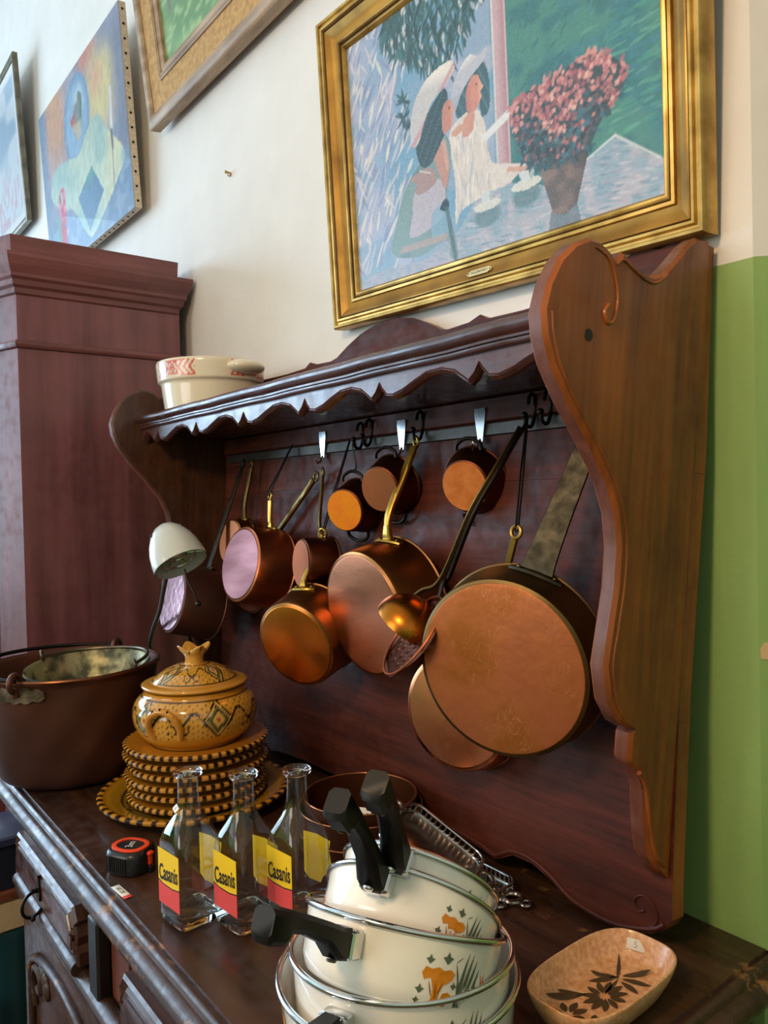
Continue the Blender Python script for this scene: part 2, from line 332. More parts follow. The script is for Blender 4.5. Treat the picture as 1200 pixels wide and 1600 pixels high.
# ------------------------------------------------------------------ the room
YW = 0.918
def wall_mat(name, split=True, cream='#e6e2dc', green='#93b468'):
    m = bpy.data.materials.new(name); m.use_nodes = True; nt = m.node_tree; b = nt.nodes['Principled BSDF']
    tc = nt.nodes.new('ShaderNodeTexCoord'); sx = nt.nodes.new('ShaderNodeSeparateXYZ'); nt.links.new(tc.outputs['Object'], sx.inputs[0])
    n = nt.nodes.new('ShaderNodeTexNoise'); n.inputs['Scale'].default_value = 9; n.inputs['Detail'].default_value = 5; nt.links.new(tc.outputs['Object'], n.inputs['Vector'])
    nb = nt.nodes.new('ShaderNodeTexNoise'); nb.inputs['Scale'].default_value = 55; nb.inputs['Detail'].default_value = 4; nt.links.new(tc.outputs['Object'], nb.inputs['Vector'])
    mp = nt.nodes.new('ShaderNodeMapping'); mp.inputs['Scale'].default_value = (1, 1, 0.12); nt.links.new(tc.outputs['Object'], mp.inputs[0])
    ns = nt.nodes.new('ShaderNodeTexNoise'); ns.inputs['Scale'].default_value = 30; nt.links.new(mp.outputs[0], ns.inputs['Vector'])
    def shade(c, f):
        r = nt.nodes.new('ShaderNodeValToRGB'); r.color_ramp.elements[0].position = 0.3; r.color_ramp.elements[1].position = 0.7
        c = rgb(c); r.color_ramp.elements[0].color = (*[x*f for x in c], 1); r.color_ramp.elements[1].color = (*c, 1); return r
    rc = shade(cream, 0.93); nt.links.new(n.outputs['Fac'], rc.inputs[0])
    rg = shade(green, 0.84); nt.links.new(ns.outputs['Fac'], rg.inputs[0])
    ma = nt.nodes.new('ShaderNodeMath'); ma.operation = 'MULTIPLY_ADD'; ma.inputs[1].default_value = 0.008; nt.links.new(n.outputs['Fac'], ma.inputs[0]); nt.links.new(sx.outputs['Z'], ma.inputs[2])
    gt = nt.nodes.new('ShaderNodeMath'); gt.operation = 'GREATER_THAN'; gt.inputs[1].default_value = 1.779; nt.links.new(ma.outputs[0], gt.inputs[0])
    mx = nt.nodes.new('ShaderNodeMix'); mx.data_type = 'RGBA'; nt.links.new(gt.outputs[0], mx.inputs[0]); nt.links.new(rg.outputs[0], mx.inputs[6]); nt.links.new(rc.outputs[0], mx.inputs[7])
    nt.links.new(mx.outputs[2], b.inputs['Base Color']); b.inputs['Roughness'].default_value = 0.55
    bp = nt.nodes.new('ShaderNodeBump'); bp.inputs['Strength'].default_value = 0.18; bp.inputs['Distance'].default_value = 0.004
    nt.links.new(nb.outputs['Fac'], bp.inputs['Height']); nt.links.new(bp.outputs[0], b.inputs['Normal'])
    return m
m_wall = wall_mat('wall_paint')
m_floor = wood('floor_boards', '#3a2416', '#6a452c', 'x', 0.4, 0.1)
m_ceil = mat('ceiling_paint', '#e6e0d4', 0.7)
CX = -0.4615
X0, X1, Y0, ZC = -6.2, 2.6, -4.5, 4.2
struct(MB().box(X0, X1, Y0, 2.6, -0.1, 0).build('floor', m_floor, smooth=False))
struct(MB().box(X0, X1, Y0, 2.6, ZC, ZC+0.1).build('ceiling', m_ceil, smooth=False))
wb = struct(MB().box(X0, CX, YW, YW+0.22, 0, ZC).build('wall_back', m_wall, smooth=False))
wr = struct(MB().prism([(CX, YW), (CX+0.22, YW+0.22), (CX+0.22, 2.6), (CX, 2.6), ], 0, ZC, 'z').build('wall_right', m_wall, smooth=False))
struct(MB().box(CX+0.22, X1, 2.45, 2.6, 0, ZC).build('wall_alcove', m_wall, smooth=False))
def wall_open(name, plane, a0, a1, o0, o1, zo0, zo1, t0, t1):
    b = MB()
    def add(p, q, za, zb):
        if plane == 'x': b.box(t0, t1, p, q, za, zb)
        else: b.box(p, q, t0, t1, za, zb)
    add(a0, o0, 0, ZC); add(o1, a1, 0, ZC); add(o0, o1, 0, zo0); add(o0, o1, zo1, ZC)
    return struct(b.build(name, m_wall, smooth=False))
wall_open('wall_left', 'x', Y0, YW, -3.95, -0.05, 0.65, 3.55, X0-0.2, X0)
wall_open('wall_front', 'y', X0, X1, -2.45, -0.15, 1.25, 3.15, Y0-0.2, Y0)
struct(MB().box(X1, X1+0.2, Y0, 2.6, 0, ZC).build('wall_side', m_wall, smooth=False))
m_wframe = mat('window_paint', '#e8e6e0', 0.4)
def window(name, plane, a0, a1, z0, z1, t):
    b = MB(); w_ = 0.05
    def add(p, q, za, zb):
        if plane == 'x': b.box(t-0.03, t+0.03, p, q, za, zb)
        else: b.box(p, q, t-0.03, t+0.03, za, zb)
    add(a0, a0+w_, z0, z1); add(a1-w_, a1, z0, z1); add(a0+w_, a1-w_, z0, z0+w_); add(a0+w_, a1-w_, z1-w_, z1)
    c = (a0+a1)/2; add(c-0.025, c+0.025, z0+w_, z1-w_)
    o = struct(b.build(name, m_wframe, smooth=False))
window('window_1', 'x', -3.95, -0.05, 0.65, 3.55, X0-0.1)
window('window_2', 'y', -2.45, -0.15, 1.25, 3.15, Y0-0.1)
# chipped plaster on the arris of the wall corner
chip = MB().prism([(0.002, 1.298), (0.016, 1.296), (0.03, 1.299), (0.032, 1.312), (0.02, 1.318), (0.006, 1.317), (0.001, 1.309)], -0.0012, 0.002, 'y', Matrix.Translation((CX, YW, 0)) @ Matrix.Rotation(R(45), 4, 'Z'))
chip.build('plaster_chip', mat('bare_plaster', '#d6b58a', 0.8), wr, smooth=False)

# nail in the wall
nb = MB(); nb.tube([(0, 0, 0), (0, -0.012, 0.001)], 0.0018, 8); nb.lathe([(0.0001, 0.0), (0.0045, 0.001), (0.004, 0.003), (0.0001, 0.0035)], 10, Matrix.Translation((0, -0.012, 0)) @ Matrix.Rotation(R(90), 4, 'X'))
nb.torus((0.002, -0.006, -0.004), 0.005, 0.0014, (1, 0.3, 0), 12, 6)
no = nb.build('picture_nail', m_brass); no.location = (-1.779, YW, 2.322); tag(no, 'small picture nail sticking out of the bare cream wall', 'nail')

# ------------------------------------------------------------------ wardrobe
def offs(poly, d):
    """outward offset of a ccw polygon"""
    n = len(poly); out = []
    for i in range(n):
        p0, p1, p2 = Vector(poly[i-1]), Vector(poly[i]), Vector(poly[(i+1) % n])
        a = (p1-p0).normalized(); b = (p2-p1).normalized()
        na = Vector((a.y, -a.x)); nb_ = Vector((b.y, -b.x)); m = (na+nb_); m = m/ (1+na.dot(nb_))
        out.append(tuple(p1 + m*d))
    return out
wd = thing('wardrobe', 'tall dark mahogany wardrobe with stepped cornice at the left', 'wardrobe', (-2.6, 0.65, 0))
T = Matrix.Translation((2.6, -0.65, 0))
foot = [(-3.30, 0.43), (-2.125, 0.43), (-2.03, 0.466), (-2.03, 0.88), (-3.30, 0.88)]
def ringstack(b, poly, steps, M=None, cap=True):
    b.rings([[(x, y, z) for x, y in offs(poly, d)] for d, z in steps], cap, M); return b
ringstack(MB(), foot, [(0, 0.12), (0, 2.03)], T).build('carcass', m_wood_ward, wd, smooth=False)
ringstack(MB(), foot, [(0.02, 0.0), (0.02, 0.10), (0.0, 0.125)], T).build('plinth', m_wood_wardx, wd, smooth=False)
footc = [(-3.30, 0.43), (-2.125, 0.43), (-2.03, 0.466), (-2.03, 0.872), (-3.30, 0.872)]
ringstack(MB(), footc, [(0, 2.012), (0.006, 2.016), (0.007, 2.028), (0.014, 2.034), (0.016, 2.046), (0.022, 2.052), (0.022, 2.060), (0.030, 2.078), (0.036, 2.097), (0.036, 2.106)], T).build('cornice', m_wood_wardx, wd, smooth=False)
foot2 = [(-3.30, 0.43), (-2.125, 0.43), (-2.03, 0.466), (-2.03, 0.852), (-3.30, 0.852)]
ringstack(MB(), foot2, [(0.018, 2.105), (0.020, 2.150)], T).build('top_board', m_wood_wardx, wd, smooth=False)
ringstack(MB(), foot, [(0, 1.883), (0.007, 1.885), (0.011, 1.891), (0.011, 1.896), (0.007, 1.902), (0, 1.904)], T).build('bead_moulding', m_wood_wardx, wd)
dr = MB().box(-3.27, -2.16, 0.412, 0.432, 0.16, 1.86, 0.004, T).build('door', wood('wood_wardrobe_door', '#4a2018', '#7a4030', 'z', 0.34, 0.35), wd)
MB().lathe([(0.0001, 0), (0.006, 0), (0.006, 0.012), (0.014, 0.02), (0.012, 0.03), (0.0001, 0.034)], 16, Matrix.Translation((2.6-2.25, 0.412-0.65, 1.0)) @ Matrix.Rotation(R(90), 4, 'X')).build('knob', m_brass_d, dr)

# ------------------------------------------------------------------ odds and ends between wardrobe and buffet
bx = thing('storage_box', 'navy storage box with wooden base board beside the wardrobe', 'box', (-1.93, 0.41, 0.64))
b = MB(); b.box(-0.075, 0.075, -0.2, 0.17, 0.02, 0.125, 0.004); b.build('body', mat('navy_card', '#14182c', 0.5), bx)
MB().box(-0.085, 0.085, -0.21, 0.18, 0.118, 0.14, 0.004).build('lid', mat('navy_lid', '#2c3350', 0.35), bx)
MB().box(-0.085, 0.085, -0.21, 0.18, 0.0, 0.022, 0.003).build('base_board', m_wood_edge, bx)
o = MB().box(-0.08, 0.08, -0.2, 0.17, 0.0, 0.07, 0.006).build('cardboard_carton', mat('cream_card', '#cdb593', 0.7, col2='#bfa584', nscale=20)); o.location = (-1.93, 0.41, 0.57)
tag(o, 'flat cream carton under the navy storage box', 'box')
o = MB().lathe([(0.0001, 0), (0.065, 0), (0.068, 0.02), (0.072, 0.55), (0.076, 0.558), (0.076, 0.57), (0.0001, 0.57)], 40).build('lidded_bin', mat('teal_plastic', '#123a42', 0.4)); o.location = (-1.92, 0.40, 0)
tag(o, 'teal lidded bin standing on the floor under the cream carton', 'bin')
bk = thing('wicker_basket', 'round brown wicker basket on the floor beside the buffet', 'basket', (-1.80, 0.20, 0))
MB().lathe([(0.0001, 0), (0.075, 0), (0.095, 0.2), (0.10, 0.44), (0.094, 0.44), (0.088, 0.2), (0.07, 0.012), (0.0001, 0.012)], 40).build('body', mat('wicker', '#6e4e30', 0.7, col2='#4a3320', nscale=60, stretch=(1, 1, 4), bump=0.5), bk)
MB().torus((0, 0, 0.44), 0.098, 0.008, seg=40).build('rim', m_wood_edge, bk)

# ------------------------------------------------------------------ buffet
bf = thing('buffet', 'old dark wooden buffet with ring-pull drawers and moulded worktop', 'cabinet', (-1.115, 0.625, 0))
T = Matrix.Translation((1.115, -0.625, 0))
cut = MB()
cut.box(-1.72, -0.47, 0.385, 0.905, 0.06, 0.905, 0, T)
cut.build('carcass', m_wood_buf, bf, smooth=False)
rect = [(-1.80, 0.333), (-0.430, 0.333), (-0.430, 0.9165), (-1.80, 0.9165)]
def nose(b, steps, cap, M):
    rs = []
    for d, z in steps:
        x0, x1, y0, y1 = -1.80-d, -0.430+d, 0.333-d, 0.9165
        pts = []
        nx, ny = 46, 20
        for i in range(nx): pts.append((x0+(x1-x0)*i/nx, y0, z))
        for i in range(ny): pts.append((x1, y0+(y1-y0)*i/ny, z))
        pts += [(x1, y1, z), (x0, y1, z)]
        for i in range(1, ny): pts.append((x0, y1+(y0-y1)*i/ny, z))
        rs.append(pts)
    b.rings(rs, cap, M); return b
prof = [(-0.03, 0.898), (-0.020, 0.900), (-0.014, 0.908), (-0.004, 0.911), (0.001, 0.918), (0.002, 0.926), (-0.001, 0.934), (-0.007, 0.939), (-0.013, 0.9395), (-0.0145, 0.944), (-0.0165, 0.9475), (-0.021, 0.9488), (-0.0265, 0.946), (-0.028, 0.9498)]
nb_ = nose(MB(), prof, True, T)
wt = nb_.build('worktop', m_wood_top, bf, angle=50)
wt.data.materials.append(m_wood_nose)
for p in wt.data.polygons:
    if p.normal.z < 0.999: p.material_index = 1
# front frame and mouldings
MB().box(-1.725, -0.465, 0.378, 0.386, 0.842, 0.900, 0.002, T).build('top_rail', m_wood_buf, bf)
hr = MB(); hr.tube([(-1.712+1.115, 0.372-0.625, 0.727), (-0.478+1.115, 0.372-0.625, 0.727)], 0.017, 20); hr.build('half_round_moulding', m_wood_nose, bf)
MB().box(-1.722, -0.468, 0.376, 0.386, 0.06, 0.12, 0.002, T).build('bottom_rail', m_wood_buf, bf)
for x0, x1 in ((-1.722, -1.69), (-1.19, -1.115), (-0.50, -0.468)):
    MB().box(x0, x1, 0.372, 0.386, 0.12, 0.70, 0.003, T).build('stile', m_wood_buf, bf)
MB().box(-1.252, -1.208, 0.362, 0.386, 0.716, 0.862, 0.004, T).build('dark_stile', mat('blackened_wood', '#120d0b', 0.45), bf)
MB().box(-1.20, -1.125, 0.382, 0.388, 0.75, 0.86, 0.0, T).build('drawer_gap', wood('wood_bare_red', '#4a1e12', '#7a3820', 'z', 0.5, 0.1), bf)
def drawer(x0, x1, z0, z1, ring=True):
    W = x1-x0; Hh = z1-z0; cx = (x0+x1)/2; cz = (z0+z1)/2
    # shouldered panel with ogee ends
    def outl(d):
        a, h = W/2-d, Hh/2-d
        return [(-a, -h), (-a+0.02, -h), (a-0.02, -h), (a, -h), (a, -h+0.022), (a-0.010, -h*0.35), (a-0.004, 0), (a-0.010, h*0.35), (a-0.004, h-0.02), (a-0.02, h), (-a+0.02, h), (-a+0.004, h-0.02), (-a+0.010, h*0.35), (-a+0.004, 0), (-a+0.010, -h*0.35), (-a, -h+0.022)]
    b = MB(); lev = [(0.0, 0.384), (0.0, 0.362), (0.004, 0.358), (0.008, 0.362), (0.012, 0.364), (0.016, 0.357), (0.020, 0.357)]
    b.rings([[(cx+p, y, cz+q) for p, q in outl(d)] for d, y in lev], True, T)
    d = b.build('drawer', m_wood_buf, bf, angle=30)
    b = MB(); b.rings([[(cx+p, y, cz+q) for p, q in outl(dd)] for dd, y in ((0.021, 0.358), (0.022, 0.3545), (0.024, 0.354))], True, T)
    b.build('drawer_panel', m_wood_shelf, d, angle=30)
    if ring:
        b = MB(); M2 = T @ Matrix.Translation((cx, 0.354, cz))
        b.prism([(-0.006, -0.016), (0.006, -0.016), (0.010, 0.0), (0.006, 0.018), (0.0, 0.030), (-0.006, 0.018), (-0.010, 0.0)], -0.003, 0.003, 'y', M2)
        b.tube([(0, 0, 0.004), (0, -0.014, 0.004)], 0.004, 8, M=M2)
        b.torus((0, -0.012, -0.020), 0.022, 0.003, (0.9, 0.35, 0), 26, 8, M2, sx=1.0)
        b.sphere((0.006, -0.014, -0.043), 0.005, 8, 6, M=M2)
        b.build('ring_pull', m_black_iron, d)
    # lower roll of the drawer front
    b = MB(); b.tube([(x0+0.012+1.115, 0.362-0.625, z0-0.004), (x1-0.004+1.115, 0.362-0.625, z0-0.004)], 0.013, 16); b.build('drawer_roll', m_wood_nose, d)
drawer(-1.716, -1.300, 0.752, 0.845); drawer(-1.105, -0.69, 0.752, 0.845)
def door(x0, x1, z0, z1):
    b = MB().box(x0, x1, 0.370, 0.386, z0, z1, 0.003, T); d = b.build('door', m_wood_buf, bf)
    cx = (x0+x1)/2; w_ = (x1-x0)/2-0.05; zt = z1-0.10
    arch = [(cx-w_, z0+0.05)] + [(cx+w_*math.cos(t), zt+0.055*math.sin(t)) for t in [PI*(1-i/14) for i in range(15)]] + [(cx+w_, z0+0.05)]
    pts = [(x+1.115, 0.366-0.625, z) for x, z in arch]
    MB().tube(pts, 0.008, 10).build('arched_moulding', m_wood_nose, d)
    b = MB(); M2 = T @ Matrix.Translation((cx-w_*0.62, 0.368, zt-0.015))
    for k in range(5):
        a = PI*0.15+k*0.42; b.sphere((0.03*math.cos(a), 0, 0.03*math.sin(a)), 0.016, 10, 6, (1, 0.5, 1.3), M2)
    b.tube(smooth_curve([(-0.05, -0.002, -0.05), (-0.055, -0.004, 0.0), (-0.03, -0.006, 0.035), (0.005, -0.006, 0.03), (0.005, -0.006, 0.0), (-0.015, -0.006, 0.004)]), 0.006, 8, M=M2)
    b.build('carved_ornament', m_wood_nose, d)
door(-1.688, -1.192, 0.125, 0.698); door(-1.113, -0.502, 0.125, 0.698)
for x in (-1.70, -0.53):
    for y in (0.42, 0.85):
        MB().box(x-0.01, x+0.05, y-0.03, y+0.03, 0, 0.07, 0.004, T).build('foot', m_wood_buf, bf)

# ------------------------------------------------------------------ plate rack (leans back against the wall)
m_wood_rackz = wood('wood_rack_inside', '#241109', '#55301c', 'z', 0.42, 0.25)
LEAN = R(5.5)
OX, OY, OZ = -1.135, 0.8365, 0.952
Mr = Matrix.Translation((OX, OY, OZ)) @ Matrix.Rotation(-LEAN, 4, 'X')
rk = thing('wall_rack', 'carved dark wooden pan rack with scalloped shelf leaning on the wall', 'rack', M=Mr)
XR = lambda w_: (-0.503 - 0.03*(0.845-w_)) - OX        # outer face of the right side
XL = lambda w_: (-1.79 + 0.075*(0.727-w_)) - OX        # outer face of the left side
TH = 0.024
outer = [(-0.0245, 0.849), (-0.049, 0.848), (-0.068, 0.833), (-0.088, 0.812), (-0.112, 0.789), (-0.132, 0.781), (-0.150, 0.781), (-0.168, 0.786), (-0.182, 0.792), (-0.189, 0.793), (-0.193, 0.786), (-0.199, 0.781), (-0.206, 0.787), (-0.215, 0.791), (-0.228, 0.794), (-0.246, 0.792), (-0.268, 0.780), (-0.288, 0.760), (-0.303, 0.731), (-0.309, 0.704), (-0.304, 0.680), (-0.291, 0.653), (-0.262, 0.619), (-0.222, 0.581), (-0.188, 0.544), (-0.169, 0.510), (-0.161, 0.475), (-0.161, 0.430), (-0.167, 0.385), (-0.172, 0.345), (-0.160, 0.305), (-0.141, 0.283), (-0.117, 0.272), (-0.113, 0.271), (-0.117, 0.268), (-0.117, 0.238), (-0.112, 0.232), (-0.094, 0.220), (-0.082, 0.198), (-0.077, 0.158), (-0.066, 0.122), (-0.043, 0.096), (-0.0245, 0.086)]
def side(sign):
    b = MB()
    X = XR if sign > 0 else XL
    def ring(dx, ins):
        pl = []
        n = len(outer)
        for i, (v, w_) in enumerate(outer):
            a = Vector(outer[max(i-1, 0)]); c = Vector(outer[min(i+1, n-1)]); t = (c-a).normalized()
            nx, ny = -t.y, t.x
            # keep the straight back edge in place
            k = 0 if i in (0, n-1) else ins
            v2, w2 = v+nx*k*-1, w_+ny*k*-1
            pl.append((X(w_) - sign*dx, min(v2, -0.0245), w2))
        return pl
    e = 0.0045
    b.rings([ring(0, -e), ring(e, 0), ring(TH-e, 0), ring(TH, -e)], True)
    return b
def fix_mats(o, m2, axis=0, thr=0.6):
    o.data.materials.append(m2)
    for p in o.data.polygons:
        if abs(p.normal[axis]) < thr: p.material_index = 1
for sgn in (1, -1):
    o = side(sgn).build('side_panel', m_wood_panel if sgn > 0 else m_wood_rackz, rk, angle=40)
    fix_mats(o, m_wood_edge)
    if sgn > 0:
        xs = XR(0.75)+0.0005
        b = MB()
        sc = [(-0.236, 0.784), (-0.214, 0.778), (-0.200, 0.760), (-0.194, 0.737), (-0.199, 0.716), (-0.209, 0.711), (-0.215, 0.721), (-0.209, 0.730)]
        pts = smooth_curve([(XR(w_)+0.0008, v, w_) for v, w_ in sc], 6)
        b.tube(pts, [0.0008+0.0016*min(1, i/30) for i in range(len(pts))], 8)
        sc = [(-0.199, 0.775), (-0.188, 0.783), (-0.170, 0.778), (-0.145, 0.772), (-0.125, 0.774), (-0.105, 0.788)]
        b.tube(smooth_curve([(XR(w_)+0.0005, v, w_) for v, w_ in sc], 5), 0.0016, 8)
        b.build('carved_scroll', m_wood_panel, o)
        b = MB()
        # groove-like bead that follows the front edge
        path = [(v+0.013, w_) for v, w_ in outer[19:32]]
        b.tube(smooth_curve([(XR(w_)-0.0006, v, w_) for v, w_ in path], 4), 0.0020, 8)
        path = [(-0.098, 0.222), (-0.083, 0.205), (-0.070, 0.16), (-0.056, 0.122), (-0.034, 0.104)]
        b.tube(smooth_curve([(XR(w_)+0.0003, v, w_) for v, w_ in path], 4), 0.003, 8)
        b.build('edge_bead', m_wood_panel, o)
        kb = MB(); kb.lathe([(0.0001, 0.0006), (0.0065, 0.0006), (0.007, -0.001)], 12, Matrix.Translation((XR(0.69), -0.238, 0.692)) @ Matrix.Rotation(R(90), 4, 'Y')); kb.build('dark_knot', mat('wood_knot', '#1c0f08', 0.5), o)
# back board, cut with a crest above and a scrolled apron below
hx = [(-0.609, 0.0)]
def wx(x): return x - OX
right_bot = [(-0.520, 0.079), (-0.5185, 0.040), (-0.528, 0.026), (-0.545, 0.014), (-0.587, 0.001), (-0.625, -0.001), (-0.667, 0.005), (-0.700, 0.021), (-0.735, 0.031), (-0.771, 0.030), (-0.795, 0.017), (-0.806, 0.013), (-0.830, 0.018), (-0.875, 0.022), (-0.95, 0.026)]
rb = [(wx(x), w_) for x, w_ in right_bot]
crest_r = [(wx(x), w_) for x, w_ in [(-1.105, 0.877), (-1.059, 0.867), (-1.02, 0.851), (-0.985, 0.833), (-0.965, 0.829), (-0.915, 0.831), (-0.890, 0.839), (-0.872, 0.829), (-0.80, 0.827), (-0.70, 0.829), (-0.655, 0.836), (-0.625, 0.858), (-0.600, 0.866), (-0.57, 0.858), (-0.545, 0.862), (-0.51, 0.850)]]
half_r = rb[::-1] + [(XR(0.3), 0.3), (XR(0.6), 0.6)] + [(x, w_) for x, w_ in crest_r[::-1]]
half_l = [(-x-0.002 + (XL(min(max(w_, 0), .85)) + XR(min(max(w_, 0), .85)))*min(1, abs(x)/0.6), w_) for x, w_ in half_r]
poly = half_r + half_l[::-1]
# planks: split the board in three horizontal boards
def clip(poly, lo, hi):
    def cl(pl, k, keep):
        out = []
        for i in range(len(pl)):
            a, b_ = pl[i-1], pl[i]; ia, ib = keep(a[1]), keep(b_[1])
            if ia != ib:
                t = (k-a[1])/(b_[1]-a[1]); out.append((a[0]+(b_[0]-a[0])*t, k))
            if ib: out.append(b_)
        return out
    return cl(cl(poly, lo, lambda w_: w_ >= lo), hi, lambda w_: w_ <= hi)
for lo, hi in ((-0.05, 0.2696), (0.27, 0.5696), (0.57, 0.95)):
    pl = clip(poly, lo, hi)
    o = MB().prism(pl, -0.024, 0.0, 'y').build('back_plank', m_wood_rack, rk, smooth=False)
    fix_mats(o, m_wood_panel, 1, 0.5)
bb = MB()
bb.tube([(x, -0.0245, w_+0.006) for x, w_ in smooth_curve(rb[2:], 4)], 0.0032, 8)
spir = [(wx(-0.585), 0.008), (wx(-0.555), 0.016), (wx(-0.538), 0.032), (wx(-0.545), 0.050), (wx(-0.560), 0.054), (wx(-0.570), 0.044), (wx(-0.564), 0.034), (wx(-0.555), 0.038)]
bb.tube([(x, -0.0245, w_) for x, w_ in smooth_curve(spir, 6)], 0.0015, 8)
bb.build('apron_bead', m_wood_rack, rk)
# shelf with moulded front and scalloped valance
xl, xr = XL(0.727)+TH, XR(0.727)-TH
MB().box(xl, xr, -0.236, -0.0235, 0.700, 0.716).build('shelf_board', m_wood_shelf, rk, smooth=False)
mp_ = [(-0.230, 0.699), (-0.2405, 0.699), (-0.244, 0.7025), (-0.244, 0.705), (-0.2475, 0.706), (-0.2475, 0.709), (-0.252, 0.711), (-0.2565, 0.715), (-0.258, 0.720), (-0.256, 0.725), (-0.251, 0.728), (-0.230, 0.728)]
nseg = 40
MB().rings([[(xl+(xr-xl)*i/nseg, v+0.0006*math.sin(i*1.7), w_+0.0005*math.sin(i*0.9)) for v, w_ in mp_] for i in range(nseg+1)], True).build('shelf_moulding', m_wood_shelf, rk, angle=50)
cus = [-1.888, -1.688, -1.489, -1.287, -1.078, -0.882, -0.686, -0.486]
low = []
for i in range(len(cus)-1):
    a, c = cus[i], cus[i+1]; L = c-a
    # cusp, lobe, rise
    seq = [(0.0, 0.664), (0.05, 0.672), (0.085, 0.684), (0.115, 0.676), (0.17, 0.6665), (0.25, 0.6645), (0.36, 0.669), (0.48, 0.678), (0.60, 0.6855), (0.74, 0.6865), (0.86, 0.681), (0.95, 0.670)]
    for t, w_ in seq: low.append((wx(a+L*t), w_))
low = [(x, w_) for x, w_ in low if xl+0.001 < x < xr-0.001]
low = [(xl, 0.660)] + low + [(xr, 0.676)]
vb = MB()
rs = []
for v, dw in ((-0.224, 0.0), (-0.2305, 0.0), (-0.236, 0.0035)):
    rs.append([(x, v, w_+dw) for x, w_ in low] + [(xr, v, 0.7005), (xl, v, 0.7005)])
vb.rings(rs, True)
vo = vb.build('valance', m_wood_shelf, rk, angle=25)
vbb = MB(); vbb.tube([(x, -0.2362, w_+0.0052) for x, w_ in low], 0.0012, 6); vbb.build('valance_bead', m_wood_rack, vo)
# batten and steel rail
MB().box(xl+0.01, xr-0.005, -0.034, -0.0235, 0.662, 0.699, 0.002).build('batten', m_wood_rack, rk)
MB().box(wx(-1.735), wx(-0.60), -0.030, -0.0235, 0.641, 0.660, 0.001).build('hanging_rail', m_steel, rk)
# ------------------------------------------------------------------ pictures on the wall
def frame_axes(BL, ex, up):
    ex = Vector(ex).normalized(); up = Vector(up); up = (up-ex*up.dot(ex)).normalized(); n = ex.cross(up)
    return Matrix(((ex.x, up.x, n.x, BL[0]), (ex.y, up.y, n.y, BL[1]), (ex.z, up.z, n.z, BL[2]), (0, 0, 0, 1)))
def frame_rail(b, W, H, prof):
    """mitred rectangular frame; prof = closed list of (inset, height)"""
    rs = []
    for (ca, cb, sa, sb) in ((0, 0, 1, 1), (W, 0, -1, 1), (W, H, -1, -1), (0, H, 1, -1)):
        rs.append([(ca+sa*d, cb+sb*d, z) for d, z in prof])
    rs.append(rs[0])
    b.rings(rs, False); return b
def mixc(a, b_, t): return a*(1-t)[..., None] + np.array(b_)*t[..., None]
def sm(x, lo, hi): return np.clip((x-lo)/(hi-lo), 0, 1)
rng = np.random.default_rng(3)
def vnoise(u, v, f, seed=0):
    r = np.random.default_rng(seed); n = 64; g = r.random((n, n))
    x = u*f; y = v*f; xi = np.floor(x).astype(int); yi = np.floor(y).astype(int); fx = x-xi; fy = y-yi
    fx = fx*fx*(3-2*fx); fy = fy*fy*(3-2*fy)
    return (g[xi % n, yi % n]*(1-fx)*(1-fy) + g[(xi+1) % n, yi % n]*fx*(1-fy) + g[xi % n, (yi+1) % n]*(1-fx)*fy + g[(xi+1) % n, (yi+1) % n]*fx*fy)
def inpoly(u, v, pts):
    ins = np.zeros(u.shape, bool); n = len(pts)
    for i in range(n):
        x1, y1 = pts[i-1]; x2, y2 = pts[i]
        if y1 == y2: continue
        c = ((y1 > v) != (y2 > v)) & (u < (x2-x1)*(v-y1)/(y2-y1)+x1); ins ^= c
    return ins
def blob(u, v, pts, soft=0):
    return inpoly(u, v, smooth_curve(pts, 6, True)).astype(float)
def seg_d(u, v, a, b_):
    ax, ay = a; bx_, by = b_; dx, dy = bx_-ax, by-ay; t = np.clip(((u-ax)*dx+(v-ay)*dy)/(dx*dx+dy*dy), 0, 1)
    return np.hypot(u-ax-t*dx, v-ay-t*dy)
C_ = lambda h: np.array(rgb(h))
def grid_sheet(name, W, H, nu, nv, fn, m, parent, z=0.0, x0=0.0, y0=0.0):
    uu, vv = np.meshgrid(np.linspace(0, 1, nu), np.linspace(0, 1, nv), indexing='xy')
    cols = np.clip(fn(uu, vv), 0, 1).reshape(-1, 3)
    b = MB(); b.v = [(x0+u*W, y0+v*H, z) for v, u in ((b_, a) for b_ in np.linspace(0, 1, nv) for a in np.linspace(0, 1, nu))]
    b.f = [(j*nu+i, j*nu+i+1, (j+1)*nu+i+1, (j+1)*nu+i) for j in range(nv-1) for i in range(nu-1)]
    k = len(b.v)
    b.v += [(x0, y0, z-0.003), (x0+W, y0, z-0.003), (x0+W, y0+H, z-0.003), (x0, y0+H, z-0.003)]
    b.f += [(k+3, k+2, k+1, k)]
    cols = np.vstack([cols, np.full((4, 3), 0.4)])
    return b.build(name, m, parent, cols=cols)

